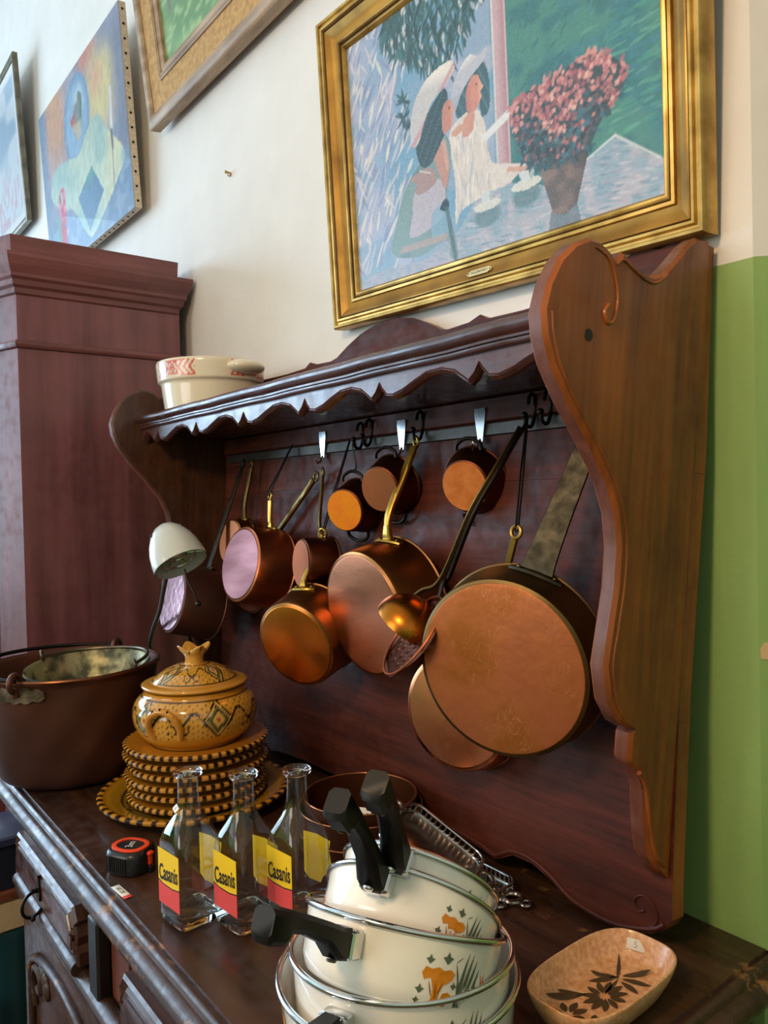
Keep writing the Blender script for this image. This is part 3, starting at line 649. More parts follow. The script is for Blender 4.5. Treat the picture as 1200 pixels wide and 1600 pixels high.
# -- big gilt-framed print
W, H, fb = 0.789, 0.578, 0.066
pt = thing('framed_painting', 'large gilt-framed picture of two women in white hats beside pink flowers', 'painting', M=frame_axes((-1.2888, 0.885, 1.8367), (0.99935, 0, -0.036), (0.0359, -0.0692, 0.997)))
b = frame_rail(MB(), W, H, [(0, -0.026), (0, 0.0), (0.003, 0.004), (0.007, 0.003), (0.009, -0.001), (0.012, -0.001), (0.0145, 0.003), (0.018, 0.003), (0.020, -0.002)])
b.build('outer_moulding', m_gold_l, pt)
b = frame_rail(MB(), W, H, [(0.020, -0.003), (0.024, -0.001), (0.032, -0.006), (0.040, -0.012), (0.046, -0.014), (0.046, -0.026), (0.020, -0.026)])
b.build('cove_moulding', m_gold, pt)
b = frame_rail(MB(), W, H, [(0.046, -0.0145), (0.048, -0.011), (0.052, -0.010), (0.054, -0.013), (0.055, -0.016), (0.057, -0.014), (0.062, -0.013), (0.066, -0.018), (0.067, -0.024), (0.046, -0.024)])
b.build('inner_moulding', m_gold_l, pt)
b = frame_rail(MB(), W, H, [(0.0188, -0.0024), (0.0205, 0.0002), (0.0222, -0.0019)]); b.build('dark_groove', m_gold_d, pt)
b = frame_rail(MB(), W, H, [(0.0532, -0.0146), (0.0548, -0.0118), (0.0564, -0.0144)]); b.build('dark_groove', m_gold_d, pt)
def strokes(c, u, v, items):
    """short brush marks: (ax, ay, bx, by, width, colour, alpha)"""
    nv, nu = u.shape
    for ax, ay, bx_, by, w_, col, al in items:
        i0 = max(0, int((min(ax, bx_)-w_*1.5)*(nu-1))); i1 = min(nu, int((max(ax, bx_)+w_*1.5)*(nu-1))+2)
        j0 = max(0, int((min(ay, by)-w_*1.5)*(nv-1))); j1 = min(nv, int((max(ay, by)+w_*1.5)*(nv-1))+2)
        if i1 <= i0 or j1 <= j0: continue
        su, sv = u[j0:j1, i0:i1], v[j0:j1, i0:i1]
        # aspect-true distance, tapered towards the tip
        A = 1.47; dx, dy = (bx_-ax)*A, by-ay; L2 = dx*dx+dy*dy+1e-9
        t = np.clip(((su-ax)*A*dx+(sv-ay)*dy)/L2, 0, 1); d = np.hypot((su-ax)*A-t*dx, sv-ay-t*dy); wl = w_*(0.35+0.65*np.sin(np.pi*np.clip(t*0.85+0.1, 0, 1)))
        k = np.clip((wl-d)/(w_*0.45), 0, 1)*al
        c[j0:j1, i0:i1] = c[j0:j1, i0:i1]*(1-k)[..., None]+col*k[..., None]
    return c
def paint_main(u, v):
    rg = np.random.default_rng(12)
    U = lambda a, b_: rg.uniform(a, b_)
    c = np.zeros(u.shape+(3,)); n1 = vnoise(u, v, 14, 1); n2 = vnoise(u, v, 40, 2); n3 = vnoise(u*1.5, v*0.6, 30, 9)
    # distance: teal hillside
    c[:] = C_('#3d7f8c'); c = mixc(c, C_('#4c8a84'), sm(n1+0.35*(u-0.6), 0.35, 0.75)); c = mixc(c, C_('#316f7c'), sm(vnoise(u, v, 22, 5), 0.5, 0.8)*0.7)
    it = []
    for k in range(260):
        x, y = U(0.60, 1.0), U(0.45, 1.0); a = U(0.2, 1.4); L = U(0.012, 0.035); it.append((x, y, x+L*math.cos(a)*0.7, y+L*math.sin(a), U(0.004, 0.009), C_(['#2c6676', '#57958a', '#46818f', '#3c7466', '#5d8f9a'][k % 5]), 0.55))
    for k in range(60):
        x, y = U(0.80, 1.0), U(0.62, 1.0); it.append((x, y, x+U(-0.02, 0.02), y+U(0.01, 0.03), 0.010, C_(['#4f6878', '#3f5a6a', '#6f8a92'][k % 3]), 0.5))
    for k in range(150):
        x, y = U(0.80, 1.0), U(0.20, 0.55); L = U(0.02, 0.05); it.append((x, y, x+L, y+L*U(-0.15, 0.25), U(0.004, 0.008), C_(['#3f8f80', '#55a08c', '#2f7468', '#6aab98'][k % 4]), 0.5))
    c = strokes(c, u, v, it)
    # pale wall with dappled shade at the left
    left = sm(0.565-u, -0.01, 0.01)
    lc = np.zeros_like(c); lc[:] = C_('#8ea9c6'); lc = mixc(lc, C_('#a9b3cf'), sm(n1, 0.4, 0.6)); lc = mixc(lc, C_('#76a4c6'), sm(vnoise(u, v, 9, 4), 0.45, 0.7)*sm(u, 0.05, 0.2))
    it = []
    for k in range(230):
        x, y = U(0.0, 0.24), U(0.02, 1.0); a = U(0.9, 1.45) if rg.random() < 0.8 else U(1.8, 2.3); L = U(0.03, 0.11); it.append((x, y, x+L*math.cos(a), y+L*math.sin(a), U(0.005, 0.013), C_(['#e3dcd6', '#d9cfd2', '#8b97bd', '#c9c3d4', '#7d8fb8', '#e8e2d4'][k % 6]), 0.75))
    lc = strokes(lc, u, v, it)
    c = c*(1-left)[..., None]+lc*left[..., None]
    # leaf canopy: many slim blades hanging from the top
    it = []
    for k in range(640):
        x = U(0.17, 0.575); lim = 0.68+0.30*abs(x-0.40)/0.24*0.8 + (0.06 if x > 0.48 else 0); y = U(lim, 1.02); a = U(-2.5, -0.9); L = U(0.03, 0.085)
        it.append((x, y, x+L*math.cos(a)*0.6, y+L*math.sin(a), U(0.006, 0.011), C_(['#2b4f54', '#35626a', '#24454b', '#3f747c', '#2f585a'][k % 5]), 0.9))
        if k % 7 == 0: it.append((x+0.01, y-0.02, x+0.015+U(-.01, .01), y-0.05, U(0.006, 0.011), C_(['#c9ccd6', '#b5c3d4', '#dcdcdc'][k % 3]), 0.8))
    for (x, y) in ((0.235, 0.60), (0.245, 0.55), (0.24, 0.66)):
        for k in range(9):
            a = U(0, 6.28); L = U(0.03, 0.06); it.append((x, y, x+L*math.cos(a)*0.75, y+L*math.sin(a), 0.008, C_(['#2a4d55', '#35626a'][k % 2]), 0.9))
    c = strokes(c, u, v, it)
    # pillar
    pl = ((u > 0.565+0.012*(0.6-v)) & (u < 0.607)).astype(float); c = mixc(c, C_('#c5aab5'), pl); c = mixc(c, C_('#b08695'), pl*sm(u, 0.578, 0.597)*0.8)
    c = mixc(c, C_('#dfe2e4'), sm(0.004-np.abs(u-0.566), 0, 0.003)*0.8); c = mixc(c, C_('#e2dde2'), sm(0.003-np.abs(u-0.605), 0, 0.003)*0.7)
    # table, silvery cloth
    tab = inpoly(u, v, [(0, 0), (1, 0), (1, 0.10), (0.965, 0.125), (0.89, 0.215), (0.82, 0.175), (0.70, 0.15), (0.60, 0.20), (0.50, 0.20), (0.42, 0.10), (0.30, 0.04), (0, 0.06)]).astype(float)
    tc_ = np.zeros_like(c); tc_[:] = C_('#93adc0'); tc_ = mixc(tc_, C_('#b5b6c6'), sm(n3, 0.35, 0.7))
    it = []
    for k in range(520):
        x, y = U(0.0, 1.0), U(-0.02, 0.22); L = U(0.015, 0.045); it.append((x, y, x+L, y+L*U(-0.5, 0.1), U(0.003, 0.006), C_(['#c9cdd8', '#7f9fb8', '#a9b9cc', '#6f93b0', '#b0a9c0'][k % 5]), 0.6))
    tc_ = strokes(tc_, u, v, it)
    tc_ = mixc(tc_, C_('#9a9bb4'), sm(0.5-u, 0, 0.2)*0.4)
    c = c*(1-tab)[..., None]+tc_*tab[..., None]
    c = mixc(c, C_('#dfe4ea'), sm(0.005-seg_d(u, v, (0.815, 0.175), (0.89, 0.215)), 0, 0.004)*0.8); c = mixc(c, C_('#dfe4ea'), sm(0.005-seg_d(u, v, (0.89, 0.215), (0.99, 0.105)), 0, 0.004)*0.8)
    # woman behind
    bd2 = blob(u, v, [(0.405, 0.44), (0.44, 0.49), (0.50, 0.50), (0.53, 0.43), (0.545, 0.30), (0.60, 0.265), (0.64, 0.235), (0.60, 0.20), (0.52, 0.19), (0.44, 0.17), (0.415, 0.13), (0.42, 0.28)])
    c = mixc(c, C_('#d8d2d0'), bd2)
    it = []
    for k in range(120):
        x, y = U(0.41, 0.56), U(0.14, 0.48); it.append((x, y, x+U(-0.008, 0.012), y-U(0.03, 0.08), U(0.003, 0.006), C_(['#b4b8c2', '#ece8e2', '#a3acb8', '#e3cfc2', '#f0ece4'][k % 5]), 0.6))
    cc = strokes(c.copy(), u, v, it); c = c*(1-bd2)[..., None]+cc*bd2[..., None]
    arm = sm(0.016-seg_d(u, v, (0.53, 0.385), (0.615, 0.43)), 0, 0.006); c = mixc(c, C_('#dfe3e8'), arm)
    c = mixc(c, C_('#dcd6d4'), sm(0.014-seg_d(u, v, (0.54, 0.27), (0.64, 0.235)), 0, 0.005)); c = mixc(c, C_('#cfa79a'), sm(0.010-seg_d(u, v, (0.60, 0.245), (0.65, 0.225)), 0, 0.004))
    hair2 = blob(u, v, [(0.435, 0.60), (0.47, 0.62), (0.53, 0.64), (0.55, 0.56), (0.545, 0.47), (0.52, 0.46), (0.51, 0.52), (0.47, 0.50), (0.435, 0.50)]); c = mixc(c, C_('#3f6370'), hair2); c = mixc(c, C_('#5c8592'), hair2*sm(np.sin(u*260+v*90), 0.3, 0.9)*0.5)
    f2 = blob(u, v, [(0.475, 0.49), (0.47, 0.56), (0.490, 0.605), (0.512, 0.605), (0.521, 0.578), (0.530, 0.555), (0.521, 0.545), (0.522, 0.525), (0.512, 0.505), (0.50, 0.49)]); c = mixc(c, C_('#cf8f82'), f2); c = mixc(c, C_('#a86872'), f2*sm(0.492-u, 0, 0.02)*0.6); c = mixc(c, C_('#e6b8a4'), f2*sm(u, 0.508, 0.522)*0.7); c = mixc(c, C_('#6a4650'), sm(0.004-np.hypot(u-0.508, (v-0.575)*0.7), 0, 0.002))
    c = mixc(c, C_('#cf998a'), blob(u, v, [(0.455, 0.42), (0.46, 0.48), (0.495, 0.49), (0.49, 0.43)]))
    h2 = blob(u, v, [(0.415, 0.55), (0.43, 0.62), (0.46, 0.665), (0.49, 0.685), (0.515, 0.665), (0.548, 0.675), (0.535, 0.64), (0.49, 0.61), (0.455, 0.57), (0.43, 0.52)]); c = mixc(c, C_('#bcc1d0'), h2); c = mixc(c, C_('#e2dfe0'), h2*sm(v-0.25*u, 0.53, 0.56)); c = mixc(c, C_('#98a3ba'), h2*sm(0.60-v, 0, 0.05)*0.7)
    # woman in front
    bd = blob(u, v, [(0.285, 0.40), (0.22, 0.32), (0.185, 0.22), (0.155, 0.12), (0.19, 0.08), (0.28, 0.06), (0.38, 0.085), (0.39, 0.02), (0.42, 0.02), (0.40, 0.15), (0.385, 0.22), (0.41, 0.36), (0.40, 0.45), (0.36, 0.47)])
    c = mixc(c, C_('#7d9a9f'), bd); c = mixc(c, C_('#66868e'), bd*sm(n1, 0.5, 0.75))
    c = mixc(c, C_('#b9b3c2'), blob(u, v, [(0.27, 0.32), (0.37, 0.31), (0.38, 0.22), (0.35, 0.16), (0.24, 0.14), (0.25, 0.22)])); c = mixc(c, C_('#84aeca'), blob(u, v, [(0.33, 0.20), (0.385, 0.22), (0.39, 0.12), (0.33, 0.10)])*0.8)
    c = mixc(c, C_('#c08f84'), blob(u, v, [(0.34, 0.44), (0.375, 0.45), (0.40, 0.36), (0.385, 0.27), (0.365, 0.32)])); c = mixc(c, C_('#a98d8c'), blob(u, v, [(0.25, 0.36), (0.33, 0.37), (0.35, 0.31), (0.28, 0.29)]))
    c = mixc(c, C_('#d5a89a'), sm(0.010-seg_d(u, v, (0.385, 0.44), (0.395, 0.34)), 0, 0.006)*0.7)
    c = mixc(c, C_('#b39f98'), sm(0.016-seg_d(u, v, (0.205, 0.105), (0.37, 0.10)), 0, 0.006)*0.8)
    c = mixc(c, C_('#7d9c9c'), sm(0.022-seg_d(u, v, (0.255, 0.33), (0.18, 0.12)), 0, 0.008)); c = mixc(c, C_('#c9c7c4'), sm(0.004-seg_d(u, v, (0.29, 0.375), (0.33, 0.35)), 0, 0.002))
    hair = blob(u, v, [(0.28, 0.50), (0.33, 0.57), (0.40, 0.62), (0.405, 0.50), (0.375, 0.44), (0.33, 0.38), (0.29, 0.40)]); c = mixc(c, C_('#304b57'), hair); c = mixc(c, C_('#4d6a74'), hair*sm(np.sin(u*210-v*110), 0.4, 0.95)*0.5)
    f1 = blob(u, v, [(0.385, 0.47), (0.385, 0.55), (0.402, 0.575), (0.418, 0.572), (0.423, 0.55), (0.430, 0.530), (0.423, 0.520), (0.424, 0.500), (0.412, 0.475)]); c = mixc(c, C_('#c2887a'), f1); c = mixc(c, C_('#dcab98'), f1*sm(u, 0.41, 0.424)*0.7); c = mixc(c, C_('#5a3c44'), sm(0.004-np.hypot(u-0.411, (v-0.546)*0.7), 0, 0.002))
    c = mixc(c, C_('#cf9f8d'), blob(u, v, [(0.415, 0.455), (0.445, 0.47), (0.46, 0.455), (0.43, 0.435)]))
    h1 = blob(u, v, [(0.262, 0.48), (0.262, 0.57), (0.285, 0.64), (0.325, 0.685), (0.37, 0.705), (0.425, 0.705), (0.435, 0.665), (0.405, 0.635), (0.35, 0.60), (0.315, 0.54), (0.29, 0.48)]); c = mixc(c, C_('#c6c5ca'), h1)
    c = mixc(c, C_('#e6e2dd'), h1*sm(v+0.1*u, 0.68, 0.72)); c = mixc(c, C_('#c992a0'), h1*sm(0.018-np.abs((v-0.50)-(u-0.285)*1.25), 0, 0.012)*0.8)
    c = mixc(c, C_('#9aa3ae'), h1*sm(0.012-np.abs((v-0.47)-(u-0.285)*1.3), 0, 0.012)*0.7)
    # cups with dark reflections
    for (x, y) in ((0.525, 0.165), (0.65, 0.185)):
        c = mixc(c, C_('#557d88'), sm(1-np.hypot((u-x)/0.050, (v-y+0.045)/0.045), 0, 0.3)*0.75)
        c = mixc(c, C_('#dcdeda'), (np.hypot((u-x)/0.045, (v-y+0.01)/0.018) < 1)*0.9); c = mixc(c, C_('#cdd7de'), inpoly(u, v, [(x-0.022, y+0.035), (x+0.028, y+0.035), (x+0.02, y), (x-0.012, y)]).astype(float)); c = mixc(c, C_('#8fa5b0'), inpoly(u, v, [(x+0.010, y+0.033), (x+0.028, y+0.035), (x+0.02, y), (x+0.012, y)])*0.6)
    c = mixc(c, C_('#20363f'), blob(u, v, [(0.36, 0.205), (0.38, 0.235), (0.395, 0.215), (0.385, 0.19)])); c = mixc(c, C_('#3f6068'), sm(0.009-seg_d(u, v, (0.385, 0.20), (0.41, 0.0)), 0, 0.004)*0.8)
    # pot and flowers
    pot = inpoly(u, v, [(0.685, 0.225), (0.825, 0.205), (0.79, 0.055), (0.755, 0.035), (0.725, 0.05)]).astype(float)
    c = mixc(c, C_('#566a76'), (inpoly(u, v, [(0.72, 0.06), (0.79, 0.06), (0.80, 0.0), (0.71, 0.0)]))*0.7)
    c = mixc(c, C_('#665e5e'), pot); c = mixc(c, C_('#867470'), pot*sm(n2, 0.4, 0.7)); c = mixc(c, C_('#454750'), pot*sm(u, 0.77, 0.82)*0.7)
    bp_ = smooth_curve([(0.615, 0.40), (0.63, 0.455), (0.70, 0.465), (0.78, 0.475), (0.85, 0.475), (0.915, 0.40), (0.905, 0.33), (0.86, 0.28), (0.82, 0.205), (0.75, 0.20), (0.68, 0.215), (0.64, 0.27)], 6, True)
    bo = inpoly(u, v, bp_).astype(float); c = mixc(c, C_('#3b4a54'), bo*0.95)
    it = []
    for k in range(900):
        x, y = U(0.60, 0.935), U(0.19, 0.50)
        if not inpoly(np.array([[x]]), np.array([[y]]), bp_)[0, 0]: continue
        top_ = y > 0.33+0.05*math.sin(x*40)
        if top_ or rg.random() < 0.22: col = C_(['#c07a84', '#d99a98', '#a8636f', '#e3b3ac', '#b56f7a', '#cf8b8a', '#8f5a68'][int(rg.integers(7))]); L = 0.012
        else: col = C_(['#2f5f70', '#3f7486', '#33424c', '#4f6470', '#2a3a44', '#6f5a68'][int(rg.integers(6))]); L = 0.022
        a = U(0, 6.28); it.append((x, y, x+L*math.cos(a)*0.7, y+L*math.sin(a), U(0.007, 0.013), col, 0.85))
    for k in range(90):
        a = U(0, 6.28); i = int(rg.integers(len(bp_))); x, y = bp_[i][0], bp_[i][1]
        it.append((x, y, x+0.015*math.cos(a), y+0.022*math.sin(a), 0.008, C_(['#d99a98', '#b56f7a', '#2f5f70', '#3b4a54'][0 + (k % 2) if y > 0.36 else 2+(k % 2)]), 0.8))
    c = strokes(c, u, v, it)
    # corner chair and pastel grain
    c = mixc(c, C_('#7fb0c9'), sm(0.006-seg_d(u, v, (0.0, 0.045), (0.10, 0.06)), 0, 0.004))
    c *= (0.80+0.12*vnoise(u*2.2, v*2.2, 60, 17))[..., None]
    return c
grid_sheet('picture', W-2*fb, H-2*fb, 400, 280, paint_main, m_paint, pt, -0.0205, fb, fb)
MPQ = Matrix.Translation((0.405, 0.032, -0.0035)) @ Matrix.Rotation(R(-28), 4, 'X')
pq = MB().prism([(-0.021, -0.0055), (0.021, -0.0055), (0.021, -0.0035), (0.0255, -0.003), (0.0275, 0), (0.0255, 0.003), (0.021, 0.0035), (0.021, 0.0055), (-0.021, 0.0055), (-0.021, 0.0035), (-0.0255, 0.003), (-0.0275, 0), (-0.0255, -0.003), (-0.021, -0.0035)], 0, 0.0012, 'z', MPQ)
po = pq.build('name_plaque', mat('brass_plaque', '#e8dcae', 0.35, 0.4), pt)
tv, tf = text_geo('F.KUZNITSKY', 0.0072)
MB().add([(x*0.86, y, z+0.0015) for x, y, z in tv], tf, MPQ).build('lettering', m_black, po, smooth=False)
for x in (-0.0238, 0.0238):
    MB().sphere((x, 0, 0.0012), 0.0013, 8, 6, M=MPQ).build('pin', m_black_iron, po)

# -- abstract canvas without a frame
ab = thing('abstract_canvas', 'unframed abstract canvas with rooster oval, candle and blue diamond', 'painting', M=frame_axes((-3.19, 0.866, 2.387), (1, 0, 0), (0, -0.0555, 1)))
W2, H2 = 0.893, 0.60
MB().box(0, W2, 0, H2, -0.022, -0.0005).build('stretcher_canvas', m_canvas, ab, smooth=False)
tk0 = None
tspots = [((W2, 0.02+k*0.043, -0.011), 'Y') for k in range(14)] + [((0.03+k*0.043, 0, -0.011), 'X') for k in range(20)]
for p_, ax_ in tspots:
    if tk0 is None:
        tk0 = MB().lathe([(0.0001, 0), (0.004, 0.0005), (0.003, 0.002), (0.0001, 0.003)], 8).build('tack', m_black_iron, ab); ot = tk0
    else:
        ot = bpy.data.objects.new('tack', tk0.data); COL.objects.link(ot); ot.parent = ab
    ot.matrix_local = Matrix.Translation(p_) @ Matrix.Rotation(R(90), 4, ax_)
def paint_abs(u, v):
    n1 = vnoise(u, v, 7, 21); n2 = vnoise(u, v, 22, 22)
    c = np.zeros(u.shape+(3,)); c[:] = C_('#7f8fa8'); c = mixc(c, C_('#a9a3b4'), sm(n1, 0.35, 0.65))
    c = mixc(c, C_('#e0a06a'), sm(0.42-np.abs(u-0.22)*2.4, 0, 0.25)*sm(v, 0.45, 0.75)*0.9); c = mixc(c, C_('#5f86a8'), sm(0.12-u, 0, 0.08)*0.8)
    c = mixc(c, C_('#d9826a'), sm(0.16-np.hypot(u-0.66, (v-1.0)*0.9), 0, 0.1)); c = mixc(c, C_('#e3cf86'), sm(0.22-np.hypot((u-0.77)*1.0, (v-0.72)*0.7), 0, 0.14)); c = mixc(c, C_('#e8a878'), sm(0.10-np.hypot(u-0.73, (v-0.80)*0.8), 0, 0.08)*0.9)
    c = mixc(c, C_('#6e7690'), sm(u, 0.86, 0.95)*0.9); c = mixc(c, C_('#8f93b0'), sm(v, 0.86, 0.98)*sm(u, 0.72, 0.85))
    lo = sm(0.30-v+0.05*np.sin(u*9), 0, 0.08); c = mixc(c, C_('#5f86b0'), lo); c = mixc(c, C_('#7fa0c0'), lo*sm(n2, 0.5, 0.7))
    ov = np.hypot((u-0.49)/0.155, (v-0.72)/0.235 + (u-0.49)*-0.6); c = mixc(c, C_('#8db6d6'), sm(1.02-ov, 0, 0.04)); c = mixc(c, C_('#b9d6e6'), sm(0.6-np.hypot((u-0.53)/0.13, (v-0.80)/0.18), 0, 0.3)); c = mixc(c, C_('#4f88b4'), sm(ov, 0.75, 1.0)*(ov < 1.0)*0.7)
    ro = blob(u, v, [(0.42, 0.74), (0.46, 0.77), (0.53, 0.85), (0.57, 0.80), (0.55, 0.70), (0.53, 0.62), (0.49, 0.60), (0.46, 0.66)]); c = mixc(c, C_('#7d8b86'), ro); c = mixc(c, C_('#b8503c'), ro*(u < 0.475)); c = mixc(c, C_('#3f6a66'), ro*sm(u, 0.52, 0.55)); c = mixc(c, C_('#d9c9a8'), ro*sm(n2, 0.55, 0.7)*0.7)
    wh = blob(u, v, [(0.10, 0.46), (0.16, 0.59), (0.33, 0.57), (0.48, 0.53), (0.60, 0.60), (0.72, 0.62), (0.80, 0.50), (0.95, 0.30), (0.86, 0.20), (0.70, 0.10), (0.55, 0.04), (0.42, 0.20), (0.35, 0.28), (0.22, 0.33)])
    c = mixc(c, C_('#c9dcc4'), wh); c = mixc(c, C_('#e6e3b0'), wh*sm(u, 0.66, 0.86)*0.9); c = mixc(c, C_('#9cc4bd'), wh*sm(n1, 0.5, 0.75)*0.8)
    di = inpoly(u, v, [(0.615, 0.40), (0.725, 0.215), (0.545, 0.075), (0.435, 0.30)]).astype(float); c = mixc(c, C_('#4480a8'), di); c = mixc(c, C_('#4fa08c'), di*sm(v-0.3, 0, 0.08)); c = mixc(c, C_('#2f6a94'), di*sm(u, 0.6, 0.7)*0.7)
    ca = sm(0.014-seg_d(u, v, (0.862, 0.665), (0.85, 0.47)), 0, 0.004); c = mixc(c, C_('#e9e6e4'), ca); c = mixc(c, C_('#6b5f6a'), sm(0.012-seg_d(u, v, (0.845, 0.46), (0.845, 0.37)), 0, 0.004)); c = mixc(c, C_('#8a8490'), sm(0.006-seg_d(u, v, (0.843, 0.38), (0.83, 0.15)), 0, 0.003))
    rs_ = sm(0.05-seg_d(u, v, (0.235, 0.41), (0.215, 0.10)), 0, 0.01)*sm(vnoise(u, v, 30, 25), 0.15, 0.3); c = mixc(c, C_('#d03a5c'), rs_); c = mixc(c, C_('#f08aa0'), rs_*sm(n2, 0.6, 0.75)); c = mixc(c, C_('#5fa894'), sm(0.03-seg_d(u, v, (0.16, 0.30), (0.17, 0.18)), 0, 0.01)*0.8)
    return mixc(c, C_('#8890a0'), np.full(u.shape, 0.18))*(0.66+0.2*vnoise(u*2, v, 30, 27))[..., None]
grid_sheet('painted_face', W2, H2, 150, 100, paint_abs, m_paint_m, ab, 0.0005)

# -- landscape in a cork-coloured frame
ls = thing('framed_landscape', 'green landscape in a wide cork-coloured wooden frame near the ceiling', 'painting', M=frame_axes((-2.16, 0.875, 2.560), (1, 0, 0), (0, -0.112, 1)))
W3, H3 = 1.0, 0.80
frame_rail(MB(), W3, H3, [(0, -0.02), (0, 0.008), (0.004, 0.013), (0.014, 0.016), (0.028, 0.014), (0.034, 0.008), (0.034, -0.02)]).build('outer_lip', m_oldframe, ls)
frame_rail(MB(), W3, H3, [(0.034, -0.018), (0.034, 0.006), (0.070, 0.003), (0.098, 0.002), (0.098, -0.018)]).build('cork_band', m_cork, ls)
frame_rail(MB(), W3, H3, [(0.098, -0.016), (0.098, 0.006), (0.101, 0.008), (0.104, 0.005), (0.107, 0.008), (0.110, 0.008), (0.112, 0.004), (0.118, 0.006), (0.128, 0.002), (0.130, -0.008), (0.098, -0.016)]).build('inner_moulding', m_oldframe, ls)
def paint_land(u, v):
    n1 = vnoise(u, v, 9, 31); n2 = vnoise(u*1.2, v*3, 26, 32)
    c = np.zeros(u.shape+(3,)); c[:] = C_('#7fa06a'); c = mixc(c, C_('#5f8a55'), sm(n1, 0.4, 0.7)); c = mixc(c, C_('#9dbb86'), sm(n2, 0.55, 0.75)*0.8)
    c = mixc(c, C_('#b9c4b0'), sm(v, 0.45, 0.8)); c = mixc(c, C_('#8f9a8a'), sm(n1-0.1, 0.4, 0.6)*sm(v, 0.2, 0.4)*0.5)
    for x in (0.06, 0.15, 0.33): c = mixc(c, C_('#6f6a62'), sm(0.012-np.abs(u-x-0.02*np.sin(v*5)), 0, 0.005)*sm(v, 0.18, 0.22))
    return c
grid_sheet('picture', W3-0.256, H3-0.256, 70, 60, paint_land, m_paint_m, ls, -0.006, 0.128, 0.128)

# -- pale watercolour at the far left
lp = thing('framed_watercolour', 'pale blue and pink watercolour in a thin dark frame, leftmost picture', 'painting', M=frame_axes((-4.60, 0.872, 2.72), (1, 0, 0), (0, -0.055, 1)))
W4, H4 = 1.045, 0.70
frame_rail(MB(), W4, H4, [(0, -0.018), (0, 0.002), (0.006, 0.005), (0.020, 0.002), (0.024, -0.004), (0.024, -0.018)]).build('frame', m_darkframe, lp)
def paint_wc(u, v):
    n1 = vnoise(u, v, 8, 41); n2 = vnoise(u*2, v, 20, 42)
    c = np.zeros(u.shape+(3,)); c[:] = C_('#c5d3e0'); c = mixc(c, C_('#8fb0cc'), sm(n1, 0.45, 0.7)*sm(v, 0.3, 0.55)); c = mixc(c, C_('#c9a3b9'), sm(n2, 0.5, 0.7)*sm(0.5-v, 0, 0.25)*0.8)
    bd = np.maximum(np.abs(u-0.5)/0.46, np.abs(v-0.5)/0.45); c = mixc(c, C_('#dfe4ea'), sm(bd, 0.99, 1.0)); return c
grid_sheet('picture', W4-0.046, H4-0.046, 80, 60, paint_wc, vmat('watercolour_glazed', 0.1, 0.6), lp, -0.006, 0.023, 0.023)

# ------------------------------------------------------------------ hooks on the rail and the hanging copper
def rail_hook(name, top, label, kind):
    t = thing(name, label, 'hook', top)
    b = MB()
    if kind == 'plate':
        b.prism([(-0.011, 0.030), (0.011, 0.030), (0.012, 0.022), (0.005, -0.022), (0.0, -0.026), (-0.005, -0.022), (-0.012, 0.022)], -0.0025, 0.0, 'y')
        b.build('plate', m_chrome, t, smooth=False)
        b = MB(); b.tube(smooth_curve([(0, -0.002, -0.018), (0, -0.008, -0.03), (0, -0.016, -0.032), (0, -0.022, -0.022)], 5), 0.0022, 8); b.build('hook_wire', m_chrome, t)
    else:
        b.tube(smooth_curve([(0.0, -0.016, 0.018), (0, -0.012, 0.030), (0, -0.004, 0.032), (0, -0.002, 0.018), (0, -0.004, -0.002), (0, -0.010, -0.014), (0, -0.020, -0.012), (0, -0.024, 0.0)], 5), 0.0028, 8)
        b.build('hook_iron', m_black_iron, t)
        b = MB(); b.sphere((0, -0.024, 0.002), 0.005, 10, 6); b.build('knob', m_black_iron, t)
    return t
yr = lambda z: 0.8365 - 0.0305*0.9954 + (z-0.952)*0.0963 - 0.001
rail_hook('plate_hook', (-1.314, yr(1.60), 1.606), 'silver plate hook holding two crossed pan handles on the rail', 'plate')
rail_hook('plate_hook', (-1.062, yr(1.60), 1.606), 'silver plate hook above the middle small copper pot', 'plate')
rail_hook('plate_hook', (-0.868, yr(1.60), 1.606), 'silver plate hook above the small copper pot nearest the ladles', 'plate')
rail_hook('iron_hook', (-1.150, yr(1.615), 1.612), 'black wrought iron hook right of the bright orange pot\'s wire', 'iron')
rail_hook('iron_hook', (-1.178, yr(1.615), 1.608), 'black wrought iron hook carrying the bright orange pot', 'iron')
rail_hook('iron_hook', (-1.006, yr(1.615), 1.612), 'black wrought iron hook carrying the largest brass-handled saucepan', 'iron')
rail_hook('iron_hook', (-0.758, yr(1.615), 1.612), 'black wrought iron hook carrying the ladle and skimmer', 'iron')
rail_hook('iron_hook', (-0.728, yr(1.615), 1.614), 'empty black wrought iron hook at the right end of the rail', 'iron')

